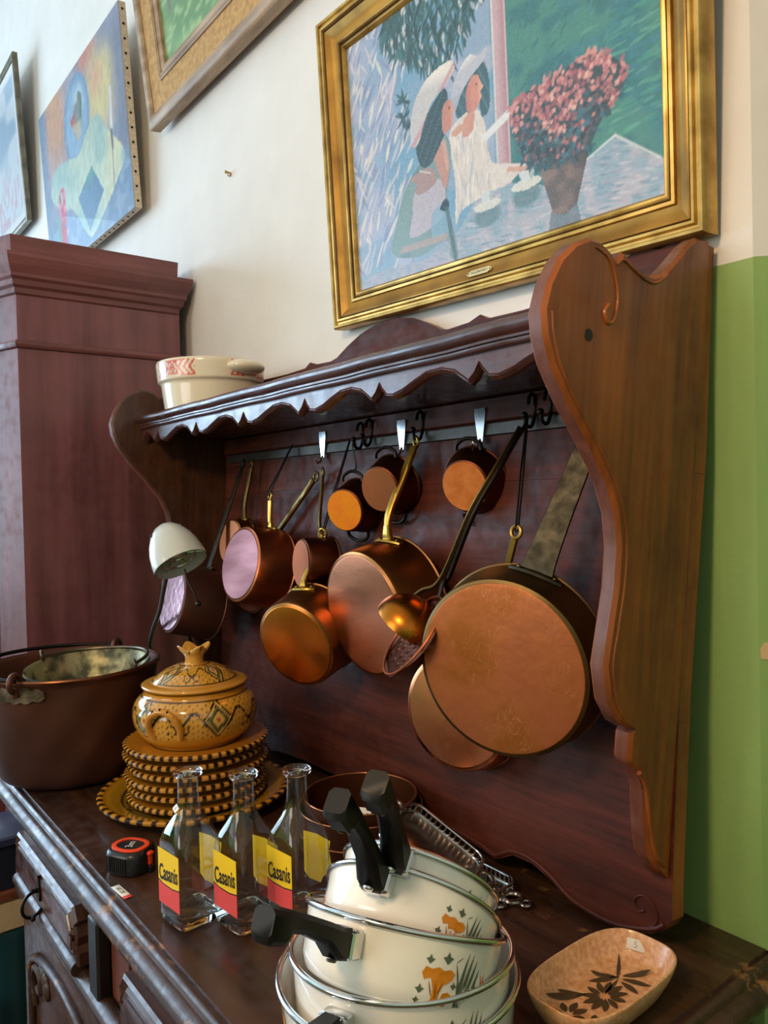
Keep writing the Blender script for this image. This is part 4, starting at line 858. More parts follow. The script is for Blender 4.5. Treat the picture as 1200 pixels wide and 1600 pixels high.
def pan(name, label, c, n, r, h, end, body_m, handle=None, hm=None, wire=None, flare=1.05, base_m=None, hw=0.016, attach=True, cat='saucepan', ear=False, hook_len=None, bow=0.012, lowr=0.006):
    n = Vector(n).normalized(); c = Vector(c); end = Vector(end)
    M = axes(c, end-c, -n); Mi = M.inverted()
    t = thing(name, label, cat, M=M)
    Rr = r*flare; th = 0.0022
    prof = [(r-lowr, 0.0), (r-lowr*0.3, lowr*0.3), (r, lowr), (Rr, h-0.003), (Rr+0.0022, h-0.0015), (Rr+0.0020, h+0.0006), (Rr-th, h), (r-th, lowr+0.002), (r-lowr-th, 0.003), (0.0001, 0.003)]
    MB().lathe(prof, 64, cap=False).build('body', body_m, t, angle=30)
    MB().lathe([(0.0001, -0.0008), (r*0.9, -0.0008), (r-lowr*1.2, -0.0004), (r-lowr*0.9, 0.0012)], 64, cap=False).build('base', base_m or body_m, t, angle=30)
    e = Mi @ end
    if handle:
        rx = Rr+0.002; z0 = h*0.78
        st = Vector((rx, 0, z0))
        L = (e-st).length
        mid = st*0.72 + e*0.28 + Vector((0.004, 0, -bow)); mid2 = st*0.35+e*0.65 + Vector((0, 0, -bow*0.5))
        pts = smooth_curve([tuple(st + Vector((-0.001, 0, 0))), tuple(st*0.93+e*0.07+Vector((0.003, 0, -bow*0.4))), tuple(mid), tuple(mid2), tuple(e)], 5)
        k = len(pts)
        if handle == 'brass':
            ws = [hw*(1.15-0.5*min(1, i/(k*0.3))+0.15*(i/k)) for i in range(k)]; ts = [hw*0.62*(1-0.3*i/k) for i in range(k)]
        elif handle == 'iron':
            ws = [hw*(1.0-0.45*(i/k)) for i in range(k)]; ts = [0.004]*k
        else:
            ws = [hw]*k; ts = [hw*0.7]*k
        hb = MB().tube(pts, 0, flat=(ws, ts), ref=(0, 0, 1) if abs(e.z-st.z) < L*0.8 else (1, 0, 0))
        ho = hb.build('handle', hm, t, angle=45)
        d = (e-Vector(pts[-3])).normalized()
        eb = MB().torus(e + d*0.010, 0.0085, 0.0026, (0, 0.25, 1) if abs(d.z) < 0.8 else (1, 0.25, 0), 20, 8)
        eb.build('eye', hm, ho)
        if attach:
            pb = MB()
            ang = 0.30
            arcs = []
            for zz in (z0-0.010, z0+0.012):
                arcs.append(zz)
            ring_o = []
            for i in range(13):
                a = -ang+2*ang*i/12; wv = 0.011*math.cos(a/ang*PI/2.2)+0.003
                rr = r + (Rr-r)*(z0/h)
                ring_o.append([((rr+0.0005)*math.cos(a), (rr+0.0005)*math.sin(a), z0-wv), ((rr+0.0035)*math.cos(a), (rr+0.0035)*math.sin(a), z0-wv*0.8), ((rr+0.0035)*math.cos(a), (rr+0.0035)*math.sin(a), z0+wv*0.8), ((rr+0.0005)*math.cos(a), (rr+0.0005)*math.sin(a), z0+wv)])
            pb.rings(ring_o, True); po_ = pb.build('rivet_plate', hm, t)
            for a in (-0.2, 0.2):
                MB().sphere(((rr+0.003)*math.cos(a), (rr+0.003)*math.sin(a), z0), 0.0032, 8, 6).build('rivet', m_brass_d, po_)
    if ear:
        for sg in (1, -1):
            Rr_, Rr = Rr, r+(r*flare-r)*0.74-0.001
            hp = [(sg*(Rr+0.001), -0.022, h*0.72), (sg*(Rr+0.010), -0.020, h*0.74), (sg*(Rr+0.017), -0.010, h*0.76), (sg*(Rr+0.019), 0, h*0.77), (sg*(Rr+0.017), 0.010, h*0.76), (sg*(Rr+0.010), 0.020, h*0.74), (sg*(Rr+0.001), 0.022, h*0.72)]
            MB().tube(smooth_curve(hp, 4), 0.0032, 8).build('ear_handle', m_black_iron, t); Rr = Rr_
    if wire:
        wt_ = Mi @ Vector(wire)
        d = (e-Vector((Rr, 0, h))).normalized()
        s0 = e + d*0.014
        wb_ = MB()
        off = Vector((0, 0.0022, 0))
        top = wt_
        wb_.tube([tuple(s0+Vector((0, -0.003, 0))), tuple(s0-d*0.004), tuple(s0+off), tuple((s0+top)/2+off), tuple(top+off*0.5), tuple(top), tuple((s0+top)/2-off), tuple(s0-off+d*0.004)], 0.0016, 6)
        wo = wb_.build('wire_link', m_black_iron, t)
    return t
pan('copper_saucepan', 'wide hammered copper pan behind the white lamp, hung by a long iron handle', (-1.6175, 0.6654, 1.2924), (-0.043, -0.976, 0.213), 0.074, 0.095, (-1.621, 0.845, 1.578), m_copper_d, 'iron', m_iron, base_m=mat('copper_hammered_base', '#b58d92', 0.22, 1.0, col2='#8c6468', nscale=30, bump=0.3, bscale=55, rough2=0.4), hw=0.022, bow=0.0)
pan('copper_saucepan', 'smallest copper saucepan, furthest left on the rail, partly behind the pink-based one', (-1.5927, 0.7949, 1.4112), (0.005, -0.984, 0.176), 0.052, 0.034, (-1.578, 0.846, 1.575), m_copper_side, 'brass', m_brass_d, base_m=m_copper_b, hw=0.014, bow=0.004)
pan('copper_saucepan', 'copper saucepan with a pale pink shining base and short brass handle on a wire', (-1.4258, 0.7324, 1.374), (0.02, -0.97, 0.20), 0.078, 0.082, (-1.441, 0.815, 1.500), m_copper_b, 'brass', m_brass, wire=(-1.424, 0.862, 1.618), base_m=mat('copper_pale_base', '#93605f', 0.42, 1.0, col2='#7d4d4d', nscale=4, stretch=(4, 1, 1), rough2=0.55, bump=0.08, bscale=30), hw=0.014, bow=0.002)
pan('copper_lid', 'shallow round copper lid half hidden behind the pink-based saucepan', (-1.5848, 0.8250, 1.3273), (0.10, -0.99, -0.10), 0.084, 0.012, (-1.325, 0.850, 1.540), m_copper_b, 'bar', m_brass_d, hw=0.012, bow=0.0, flare=1.02, attach=False, cat='frying pan')  # a lid, modelled as a very shallow pan with a bar handle
pan('copper_saucepan', 'dark narrow copper saucepan between the pink-based and the golden-based saucepans', (-1.2258, 0.7535, 1.3842), (-0.195, -0.979, 0.058), 0.047, 0.060, (-1.290, 0.848, 1.545), m_copper_old, 'brass', m_brass_d, base_m=m_copper_b, hw=0.012, bow=0.003)
pan('copper_saucepan', 'copper saucepan with golden orange base, lowest of the left group', (-1.1711, 0.7039, 1.2473), (0.339, -0.899, -0.276), 0.080, 0.078, (-1.213, 0.792, 1.430), m_copper_side, 'brass', m_brass, wire=(-1.217, 0.864, 1.612), base_m=mat('copper_golden_base', '#d98032', 0.22, 1.0, col2='#c8701f', nscale=5, rough2=0.34), hw=0.016, bow=0.002)
pan('copper_saucepan', 'largest brass-handled copper saucepan in the middle of the rail', (-1.020, 0.7418, 1.3125), (-0.002, -0.989, -0.146), 0.105, 0.088, (-1.008, 0.848, 1.585), m_copper_side, 'brass', m_brass, base_m=mat('copper_rosy_base', '#d58a68', 0.2, 1.0, col2='#c67a58', nscale=3, stretch=(5, 1, 1), rough2=0.34, bump=0.015, bscale=60), hw=0.019, bow=0.012)
pan('copper_saute_pan', 'largest scuffed copper pan with wide iron handle at the right of the rack', (-0.6924, 0.7162, 1.2792), (0.313, -0.943, -0.115), 0.118, 0.058, (-0.625, 0.838, 1.600), mat('tinned_copper_side', '#5f5236', 0.35, 1.0, col2='#7a5c34', nscale=8, rough2=0.5), 'iron', m_iron, base_m=m_copper_s, hw=0.046, bow=0.0, cat='saute pan')
pan('copper_saucepan', 'rosy copper pan mostly hidden behind the largest scuffed pan', (-0.839, 0.7739, 1.1849), (0.271, -0.962, 0.028), 0.088, 0.042, (-0.740, 0.800, 1.440), m_copper, 'brass', m_brass, wire=(-0.770, 0.864, 1.612), base_m=m_copper, hw=0.013, bow=0.0)
pan('copper_pot', 'small two-eared pot with bright orange base hanging under the shelf', (-1.1415, 0.7949, 1.4798), (0.336, -0.926, -0.173), 0.040, 0.050, (-1.1415, 0.80, 1.60), m_copper_old, None, None, base_m=m_orange, ear=True, flare=1.22, cat='pot', wire=None)
pan('copper_pot', 'small two-eared pot with brownish copper base beside the orange-based pot', (-1.0469, 0.8025, 1.5146), (0.249, -0.945, -0.211), 0.041, 0.044, (-1.0469, 0.80, 1.62), m_copper_old, None, None, base_m=m_copper_b, ear=True, flare=1.25, cat='pot')
pan('copper_pot', 'small two-eared pot with mottled copper base hanging alone right of the middle', (-0.8613, 0.8232, 1.5149), (0.277, -0.932, -0.234), 0.0420, 0.036, (-0.8613, 0.83, 1.62), m_copper_old, None, None, base_m=m_copper_glow, ear=True, flare=1.28, cat='pot')
wh_ = MB().tube(smooth_curve([(-1.178, 0.846, 1.618), (-1.177, 0.842, 1.600), (-1.171, 0.840, 1.585), (-1.162, 0.838, 1.560), (-1.157, 0.832, 1.553)], 4), 0.0016, 6).build('wire_hook', m_steel)
tag(wh_, 'thin bent wire linking the iron hook to the orange-based pot', 'hook')

# ladle and skimmer
def ladle():
    c = Vector((-0.874, 0.719, 1.313)); n = Vector((-0.522, -0.285, -0.804)).normalized(); r = 0.054
    end = Vector((-0.7600, 0.838, 1.596))
    M = axes(c, end-c, n); Mi = M.inverted()
    t = thing('ladle', 'copper ladle with long handle hanging left of the largest pan', 'ladle', M=M)
    prof = [(r*math.cos(a), -r*0.82*math.sin(a)) for a in [i*PI/2/12 for i in range(12)]] + [(0.0003, -r*0.82)]
    inn = [(x*0.96, z*0.95) for x, z in prof]
    MB().lathe(prof[::-1]+inn, 40, cap=False).build('bowl', mat('ladle_copper', '#c47a2c', 0.2, 1.0, col2='#a9641f', nscale=14, rough2=0.34), t)
    e = Mi @ end; p0 = Vector((r*0.98, 0, -0.006)); q = Mi @ Vector((-0.846, 0.757, 1.380))
    MB().tube(smooth_curve([tuple(p0), tuple(p0*0.5+q*0.5+Vector((0.004, 0, 0))), tuple(q), tuple(Mi @ Vector((-0.7765, 0.752, 1.4781))), tuple(Mi @ Vector((-0.7577, 0.778, 1.5302))), tuple(Mi @ Vector((-0.7598, 0.82, 1.5754))), tuple(e)], 6), 0, flat=(0.008, 0.004)).build('handle', m_brass_d, t)
def skimmer():
    c = Vector((-0.838, 0.695, 1.308)); n = Vector((-0.336, -0.711, 0.618)).normalized(); r = 0.066
    end = Vector((-0.7500, 0.838, 1.598)); M = axes(c, end-c, n); Mi = M.inverted()
    t = thing('skimmer', 'perforated copper skimmer hanging in front of the ladle', 'skimmer', M=M)
    N = 11; b = MB(); k8 = 8
    def mp2(u, v):   # square to disc
        x, y = 2*u-1, 2*v-1
        return (r*x*math.sqrt(1-y*y/2), r*y*math.sqrt(1-x*x/2), 0.010*((x*x+y*y)/2)-0.010)
    for i in range(N):
        for j in range(N):
            u0, v0, s = i/N, j/N, 1/N
            out = [(0, 0), (.5, 0), (1, 0), (1, .5), (1, 1), (.5, 1), (0, 1), (0, .5)]
            inn = [(.5+.26*math.cos(PI*1.25+k*PI/4), .5+.26*math.sin(PI*1.25+k*PI/4)) for k in range(8)]
            o = [mp2(u0+s*a, v0+s*c_) for a, c_ in out]
            if 1 <= i < N-1 and 1 <= j < N-1 and (i+j) % 2 == 0:
                q = [mp2(u0+s*a, v0+s*c_) for a, c_ in inn]
                b.add(o+q, [(k, (k+1) % 8, 8+(k+1) % 8, 8+k) for k in range(8)])
            else: b.add(o, [tuple(range(8))])
    o = b.build('perforated_disc', m_copper_old, t)
    so = o.modifiers.new('thickness', 'SOLIDIFY'); so.thickness = 0.0014
    MB().torus((0, 0, 0), r*0.985, 0.0018, seg=48, sub=6).build('rim', m_copper_b, t)
    e = Mi @ end; p0 = Vector((r*0.97, 0, 0.001)); q = Mi @ Vector((-0.814, 0.745, 1.388))
    MB().tube(smooth_curve([tuple(p0), tuple(p0*0.6+q*0.4+Vector((0.008, 0, 0.006))), tuple(q), tuple(Mi @ Vector((-0.7632, 0.745, 1.4739))), tuple(Mi @ Vector((-0.7422, 0.772, 1.5313))), tuple(Mi @ Vector((-0.7479, 0.815, 1.5763))), tuple(e)], 6), 0, flat=(0.008, 0.004)).build('handle', m_black_iron, t)
ladle(); skimmer()
# ------------------------------------------------------------------ casserole on the shelf
def col_lathe(name, prof, seg, fn, m, parent=None, M=None):
    b = MB(); n = len(prof); b.lathe(prof, seg, M, cap=False)
    cols = np.array([fn(2*PI*j/seg, i/(n-1), prof[i]) for i in range(n) for j in range(seg)], np.float32)
    return b.build(name, m, parent, cols=cols, angle=60)
def dense(prof, n):
    """resample polyline profile to n points"""
    P = [Vector(p) for p in prof]; L = [0]
    for a, c in zip(P, P[1:]): L.append(L[-1]+(c-a).length)
    out = []
    for k in range(n):
        s = L[-1]*k/(n-1); i = max(0, min(len(P)-2, sum(1 for l in L[1:-1] if l <= s)))
        t = (s-L[i])/max(L[i+1]-L[i], 1e-9); out.append(tuple(P[i]*(1-t)+P[i+1]*t))
    return out
cs = thing('casserole_dish', 'cream pottery casserole with red leaf band and lug handle on the rack shelf', 'casserole', (-1.585, 0.757, 1.679))
cream, redp = C_('#e6dcc8'), C_('#cf5f50')
def cas_col(th, s, p):
    r_, z = p
    if 0.084 < z < 0.116 and r_ > 0.108:
        t = (z-0.084)/0.032; a = ((th-R(-68))/(PI/2)+0.5) % 1.0      # four printed sprigs round the rim
        x = (a-0.5)*3.4
        if abs(x) > 1.0: return cream
        d = math.hypot(x/0.26, (t-0.5)/0.46)
        if d < 1.0: return cream if (0.62 < d < 0.80 or (d < 0.55 and (math.atan2(t-0.5, x*1.6)*4/PI) % 1.0 < 0.35)) else redp
        if t < 0.10: return redp if abs(x) > 0.35 else cream
        q = (abs(x)*4.2 - abs(t-0.52)*2.0) % 1.0
        return redp if (q < 0.45 or (t > 0.86 and abs(x) < 0.6)) else cream
    return cream
prof = dense([(0.0001, 0.0), (0.088, 0.0), (0.098, 0.006), (0.106, 0.072), (0.1075, 0.076), (0.113, 0.079), (0.1165, 0.116), (0.115, 0.121), (0.111, 0.121), (0.108, 0.115), (0.103, 0.075), (0.09, 0.008), (0.0001, 0.006)], 130)
col_lathe('body', prof, 420, cas_col, m_casserole, cs)
m_cream = mat('cream_glaze', '#e6dcc8', 0.2, coat=0.5)
for az in (R(14), R(194)):
    M2 = Matrix.Rotation(az, 4, 'Z') @ Matrix.Translation((0.112, 0, 0.104))
    MB().sphere((0, 0, 0), 1.0, 28, 14, (0.034, 0.046, 0.016), M2).build('lug_handle', m_cream, cs)

# ------------------------------------------------------------------ tureen, plates and platter
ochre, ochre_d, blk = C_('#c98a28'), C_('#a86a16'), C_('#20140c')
TC = (-1.36, 0.600)
def rimdash(th, n, w_=0.5): return (th/(2*PI)*n) % 1.0 < w_
# platter
def plat_col(th, s, p):
    r_, z = p
    if s > 0.72 or z < 0.004 and r_ > 0.05 and s < 0.1: pass
    if r_ > 0.164 and z > 0.016: return blk if rimdash(th, 44, 0.42) else ochre
    if s < 0.45:
        if r_ > 0.150: return C_('#b98518')
        if 0.128 < r_ < 0.131: return blk*1.3
        if 0.092 < r_ < 0.128:
            x = math.sin(th*7+3*math.sin(r_*160)); y = math.sin(r_*420+th*3)
            if abs(x*y) > 0.86: return blk*1.6
            if abs(math.sin(th*9)+ (r_-0.11)*70) < 0.10: return blk*1.5
            return C_('#96701a')
        return C_('#a87c1c')
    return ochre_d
pp = dense([(0.0001, 0.008), (0.095, 0.008), (0.115, 0.011), (0.145, 0.020), (0.164, 0.025), (0.170, 0.0265), (0.1735, 0.0245), (0.174, 0.021), (0.170, 0.018), (0.145, 0.012), (0.11, 0.003), (0.10, 0.0), (0.0001, 0.0)], 80)
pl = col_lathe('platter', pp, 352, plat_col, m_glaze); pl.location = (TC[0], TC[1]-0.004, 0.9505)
tag(pl, 'large ochre platter with black-dashed rim under the stack of plates', 'platter')
# plates
def plate_col(th, s, p):
    r_, z = p
    if r_ > 0.122: return blk if rimdash(th, 50, 0.46) else C_('#cf9440')
    if s < 0.4 and 0.098 < r_ < 0.101: return blk*1.2
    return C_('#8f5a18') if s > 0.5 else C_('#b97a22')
pp = dense([(0.0001, 0.010), (0.075, 0.010), (0.088, 0.014), (0.118, 0.0165), (0.124, 0.018), (0.129, 0.0165), (0.1305, 0.0125), (0.128, 0.009), (0.122, 0.008), (0.112, 0.009), (0.085, 0.004), (0.07, 0.0), (0.0001, 0.0)], 56)
zpl = 0.9595
names = ['lowest ochre plate of the stack, resting on the big platter', 'second plate from the bottom of the ochre stack', 'third plate from the bottom of the ochre stack', 'fourth plate from the bottom of the ochre stack', 'fifth plate from the bottom, just under the top one of the stack', 'topmost ochre plate of the stack, carrying the tureen']
first = None
for k in range(6):
    dx, dy = [(0.004, -0.002), (-0.003, 0.002), (-0.002, -0.002), (0.003, 0.003), (-0.004, -0.001), (0.001, 0.0)][k]
    if first is None:
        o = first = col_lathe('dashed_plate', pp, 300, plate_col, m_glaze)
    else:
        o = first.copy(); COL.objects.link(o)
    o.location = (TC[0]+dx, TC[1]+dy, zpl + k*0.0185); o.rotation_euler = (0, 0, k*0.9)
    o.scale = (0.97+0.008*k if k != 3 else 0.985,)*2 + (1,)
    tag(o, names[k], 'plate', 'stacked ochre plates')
ZT = zpl + 5*0.0185 + 0.0122
tu = thing('tureen', 'round ochre lidded tureen painted with black diamonds and dots', 'tureen', (TC[0], TC[1], ZT))
def deco(th, t, nrep=5, ph=0.0):
    """painted band: t in 0..1; diamonds, scrolls and dots"""
    a = ((th+ph)/(2*PI)*nrep) % 1.0; x = a-0.5
    base = C_('#d09a3c')
    d = abs(x)/0.20 + abs(t-0.5)/0.56
    if 0.87 < d < 1.03: return blk
    if d < 0.90:
        if 0.50 < d < 0.70: return C_('#5f6238')
        if 0.44 < d < 0.50 or 0.70 < d < 0.74: return blk*1.4
        if d < 0.16: return C_('#b8482a')
        return C_('#d8ab58')
    # undulating line joining the diamonds
    y0 = 0.5 + 0.30*math.sin((abs(x)-0.155)/(0.345)*PI*1.0)*(1 if t > 0 else 1)
    if abs(t-(0.52+0.22*math.sin((abs(x)-0.20)/0.30*PI*1.5))) < 0.05: return blk*1.3
    s_ = math.hypot((abs(x)-0.42)*3.2, t-0.30)
    if 0.15 < s_ < 0.19 and t < 0.42: return blk*1.2
    u1, v1 = (a*18) % 1.0, (t*6 + (0.5 if int(a*18) % 2 else 0)) % 1.0
    q = math.hypot(u1-0.5, v1-0.5)
    if q < 0.20: return C_('#8a5a1c') if q > 0.1 else blk*1.5
    return base
def tur_col(th, s, p):
    r_, z = p
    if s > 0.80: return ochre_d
    if 0.026 < z < 0.0885 and r_ > 0.088:
        t = (z-0.028)/0.060
        if t < 0 or t > 1: return blk*1.2 if (-0.03 < t < 0 or 1 < t < 1.03) else ochre
        return deco(th, t, 5, 1.95)
    return ochre
tp = dense(smooth_curve([(0.0001, 0.0), (0.076, 0.0), (0.082, 0.003), (0.098, 0.016), (0.109, 0.034), (0.1125, 0.054), (0.108, 0.074), (0.097, 0.087), (0.092, 0.091), (0.0915, 0.098)], 6) + [(0.086, 0.098), (0.086, 0.088), (0.1, 0.06), (0.08, 0.01), (0.0001, 0.006)], 110)
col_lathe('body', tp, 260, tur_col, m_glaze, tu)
def lid_col(th, s, p):
    r_, z = p
    if 0.024 < r_ < 0.076 and z > 0.105:
        t = (0.076-r_)/0.052
        if t < 0.05 or t > 0.95: return blk*1.2
        return deco(th, t, 4, 0.5)
    return C_('#cc9036')
lp_ = dense([(0.0001, 0.094), (0.083, 0.094), (0.085, 0.099), (0.093, 0.101), (0.0965, 0.104), (0.0955, 0.107), (0.088, 0.109), (0.078, 0.1095), (0.072, 0.116), (0.058, 0.127), (0.040, 0.135), (0.024, 0.139), (0.012, 0.140), (0.0001, 0.140)], 80)
ld = col_lathe('lid', lp_, 240, lid_col, m_glaze, tu)
b = MB(); rs = []
for r_, z in [(0.018, 0.137), (0.0165, 0.145), (0.017, 0.152), (0.021, 0.158), (0.026, 0.163), (0.028, 0.168), (0.026, 0.170), (0.018, 0.164), (0.008, 0.158), (0.0005, 0.157)]:
    g = max(0, (z-0.150)/0.02)
    rs.append([(r_*(1+0.18*g*math.cos(4*t))*math.cos(t), r_*(1+0.18*g*math.cos(4*t))*math.sin(t), z+0.005*g*math.cos(4*t)) for t in [2*PI*k/48 for k in range(48)]])
b.rings(rs, True)
kcol = np.array([(blk if (k % 6 == 0 and i in (4, 5)) else C_('#cf9840')) for i in range(10) for k in range(48)], np.float32)
b.build('fluted_knob', m_glaze, ld, cols=kcol, angle=60)
m_och = mat('ochre_glaze', '#c98a30', 0.16, coat=0.7)
for az in (R(-52), R(128)):
    M2 = Matrix.Rotation(az, 4, 'Z')
    b = MB(); pts = smooth_curve([(0.106, -0.026, 0.030), (0.113, -0.030, 0.048), (0.121, -0.022, 0.070), (0.122, 0.0, 0.080), (0.121, 0.022, 0.070), (0.113, 0.030, 0.048), (0.106, 0.026, 0.030)], 5)
    b.tube(pts, 0.0062, 12, M=M2); ho = b.build('handle', m_och, tu)
    b = MB()
    for k in range(3, len(pts)-3, 3):
        p = Vector(pts[k]); b.sphere(tuple(p+Vector((0.004, 0, 0.0052))), 0.0026, 8, 5, (1, 0.6, 1), M2)
    b.build('painted_dashes', m_black, ho)

# ------------------------------------------------------------------ copper cauldron with a basin inside
cd = thing('copper_cauldron', 'big dark copper cauldron with iron ears and bail at the worktop end', 'cauldron', (-1.68, 0.47, 0.951))
pr = smooth_curve([(0.0001, 0.0), (0.10, 0.0), (0.128, 0.004), (0.143, 0.018), (0.152, 0.05), (0.160, 0.10), (0.167, 0.16), (0.173, 0.212)], 5) + [(0.177, 0.216), (0.1785, 0.221), (0.1765, 0.225), (0.172, 0.224), (0.168, 0.216), (0.160, 0.15), (0.147, 0.04), (0.10, 0.006), (0.0001, 0.006)]
b = MB(); seg = 96; rs = []
for r_, z in pr:
    rs.append([((r_ + 0.0016*math.sin(5*t+z*30)*min(1, z*12) + 0.0012*math.sin(11*t-z*50))*math.cos(t), (r_+0.0016*math.sin(5*t+z*30)*min(1, z*12))*math.sin(t), z+0.0012*math.sin(3*t)*(z > 0.2)) for t in [2*PI*k/seg for k in range(seg)]])
b.rings(rs, False); b.build('body', m_copper_d, cd, angle=60)
b = MB(); b.torus((0, 0, 0.221), 0.1765, 0.0036, seg=72); b.build('rim', mat('copper_rim', '#7c5038', 0.35, 0.9), cd)
aA = math.atan2(0.3331-0.47, -1.593+1.68)+0.16
for az in (aA, aA+PI):
    M2 = Matrix.Rotation(az, 4, 'Z')
    b = MB()
    n = 15; rs = []
    for i in range(n):
        a = -0.30+0.60*i/(n-1); wv = 0.008+0.007*math.cos(a/0.30*PI/2)+0.0025*math.cos(i*2.0); rr = 0.1725
        rs.append([((rr)*math.cos(a), rr*math.sin(a), 0.198-wv), ((rr+0.005)*math.cos(a), (rr+0.005)*math.sin(a), 0.198-wv), ((rr+0.007)*math.cos(a), (rr+0.007)*math.sin(a), 0.198+wv), (rr*math.cos(a), rr*math.sin(a), 0.198+wv)])
    b.rings(rs, True, M2)
    br = b.build('ear_bracket', mat('bronze_ear', '#8a7a66', 0.45, 0.8, col2='#4e4236', nscale=40, bump=0.4, bscale=90), cd)
    b = MB(); b.torus((0.182, 0, 0.222), 0.0155, 0.0055, (0, 1, 0), 22, 10, M2); b.tube([(0.180, 0, 0.196), (0.182, 0, 0.208)], 0.007, 10, M=M2); b.build('ear_loop', m_copper_d, br)
b = MB(); pts = []
for i in range(31):
    a = aA+PI*i/30*1.0 + PI + 0.0
    ang = aA - PI*i/30
    pts.append((0.1815*math.cos(ang), 0.1815*math.sin(ang), 0.226+0.006*math.sin(PI*i/30)))
b.tube(pts, 0.0042, 10); b.build('bail_handle', m_black_iron, cd)
bs = thing('basin', 'greenish tinned basin with wire bail lying inside the copper cauldron', 'basin', M=axes((-1.648, 0.498, 1.080), (1, 0.2, 0.05), (0.05, -0.06, 1)))
MB().lathe(smooth_curve([(0.0001, 0), (0.07, 0.002), (0.098, 0.020), (0.112, 0.055), (0.118, 0.088)], 5)+[(0.123, 0.091), (0.122, 0.095), (0.117, 0.093), (0.110, 0.055), (0.095, 0.022), (0.068, 0.006), (0.0001, 0.004)], 72, cap=False).build('body', m_verd, bs, angle=60)
b = MB(); pts = [(0.119*math.cos(a), 0.119*math.sin(a), 0.100+0.004*math.sin(a*2)) for a in [R(20)+PI*i/24 for i in range(25)]]
b.tube(pts, 0.0035, 8); b.torus((0.119*math.cos(R(200)), 0.119*math.sin(R(200)), 0.104), 0.010, 0.0028, (0.6, 1, 0.2), 18, 8); b.torus((0.119*math.cos(R(20)), 0.119*math.sin(R(20)), 0.100), 0.009, 0.0028, (0.6, 1, 0.2), 18, 8)
b.build('bail_handle', mat('aged_wire', '#6e6656', 0.4, 0.9), bs)
b = MB()
for az in (20, 200, 310): b.lathe([(0.0001, 0.004), (0.006, 0.003), (0.006, 0.0), (0.0001, 0.0)], 10, Matrix.Rotation(R(az), 4, 'Z') @ Matrix.Translation((0.113, 0, 0.074)) @ Matrix.Rotation(R(-90), 4, 'Y'))
b.build('rivets', m_verd, bs)

# ------------------------------------------------------------------ white desk lamp
n = Vector((0.547, 0.151, -0.823)).normalized(); c = Vector((-1.4136, 0.6025, 1.3826)); rL = 0.0525
lm = thing('desk_lamp', 'small white bullet-shaded desk lamp standing behind the cauldron', 'lamp', (-1.742, 0.690, 0.951))
T0 = Matrix.Translation((1.742, -0.690, -0.951))
MB().lathe([(0.0001, 0), (0.046, 0), (0.047, 0.004), (0.044, 0.012), (0.030, 0.020), (0.012, 0.026), (0.0001, 0.027)], 36).build('base', m_grey, lm)
Ms = axes(c, (0, 0, 1), -n)
sp = [(rL, 0.0), (rL*1.0, 0.002), (rL*0.985, 0.016), (rL*0.93, 0.034), (rL*0.82, 0.052), (rL*0.64, 0.070), (rL*0.42, 0.083), (rL*0.18, 0.090), (0.0002, 0.0915)]
sh = MB().lathe(sp + [(x*0.965, z*0.965) for x, z in sp[::-1]], 56, T0 @ Ms, cap=False).build('shade', m_shade, lm, angle=60)
b = MB()
for k in range(3):
    a = k*2.1+0.4; z = 0.070; rr = rL*0.65
    b.sphere((rr*math.cos(a), rr*math.sin(a), z), 0.0028, 8, 6, M=T0 @ Ms)
b.build('vent_hole', m_black, sh)
b = MB(); b.torus((0, 0, 0.012), 0.034, 0.0016, seg=30, M=T0 @ Ms); b.torus((0, 0, 0.020), 0.02, 0.0016, seg=24, M=T0 @ Ms)
for k in range(6): b.tube([(0.02*math.cos(k*PI/3), 0.02*math.sin(k*PI/3), 0.02), (0.05*math.cos(k*PI/3), 0.05*math.sin(k*PI/3), 0.012)], 0.0014, 6, M=T0 @ Ms)
b.build('guard', m_chrome, sh)
MB().lathe([(0.0001, 0.016), (0.012, 0.022), (0.017, 0.034), (0.012, 0.05), (0.012, 0.07), (0.0001, 0.07)], 20, T0 @ Ms, cap=False).build('bulb', m_shade_in, sh)
st = [(-1.742, 0.690, 0.970), (-1.752, 0.672, 1.08), (-1.752, 0.665, 1.165), (-1.68, 0.6445, 1.2155), (-1.60, 0.6306, 1.271), (-1.53, 0.6135, 1.324), (-1.470, 0.600, 1.375)]
MB().tube([tuple(T0 @ Vector(p)) for p in smooth_curve(st, 6)], 0.0048, 10).build('stem', m_grey, lm)
b = MB(); b.tube([tuple(T0 @ Vector(p)) for p in ((-1.392, 0.600, 1.375), (-1.376, 0.600, 1.352), (-1.362, 0.606, 1.328), (-1.358, 0.609, 1.315))], 0.0017, 6); b.sphere(tuple(T0 @ Vector((-1.357, 0.610, 1.312))), 0.0055, 10, 6); b.build('adjusting_lever', m_black_iron, lm)

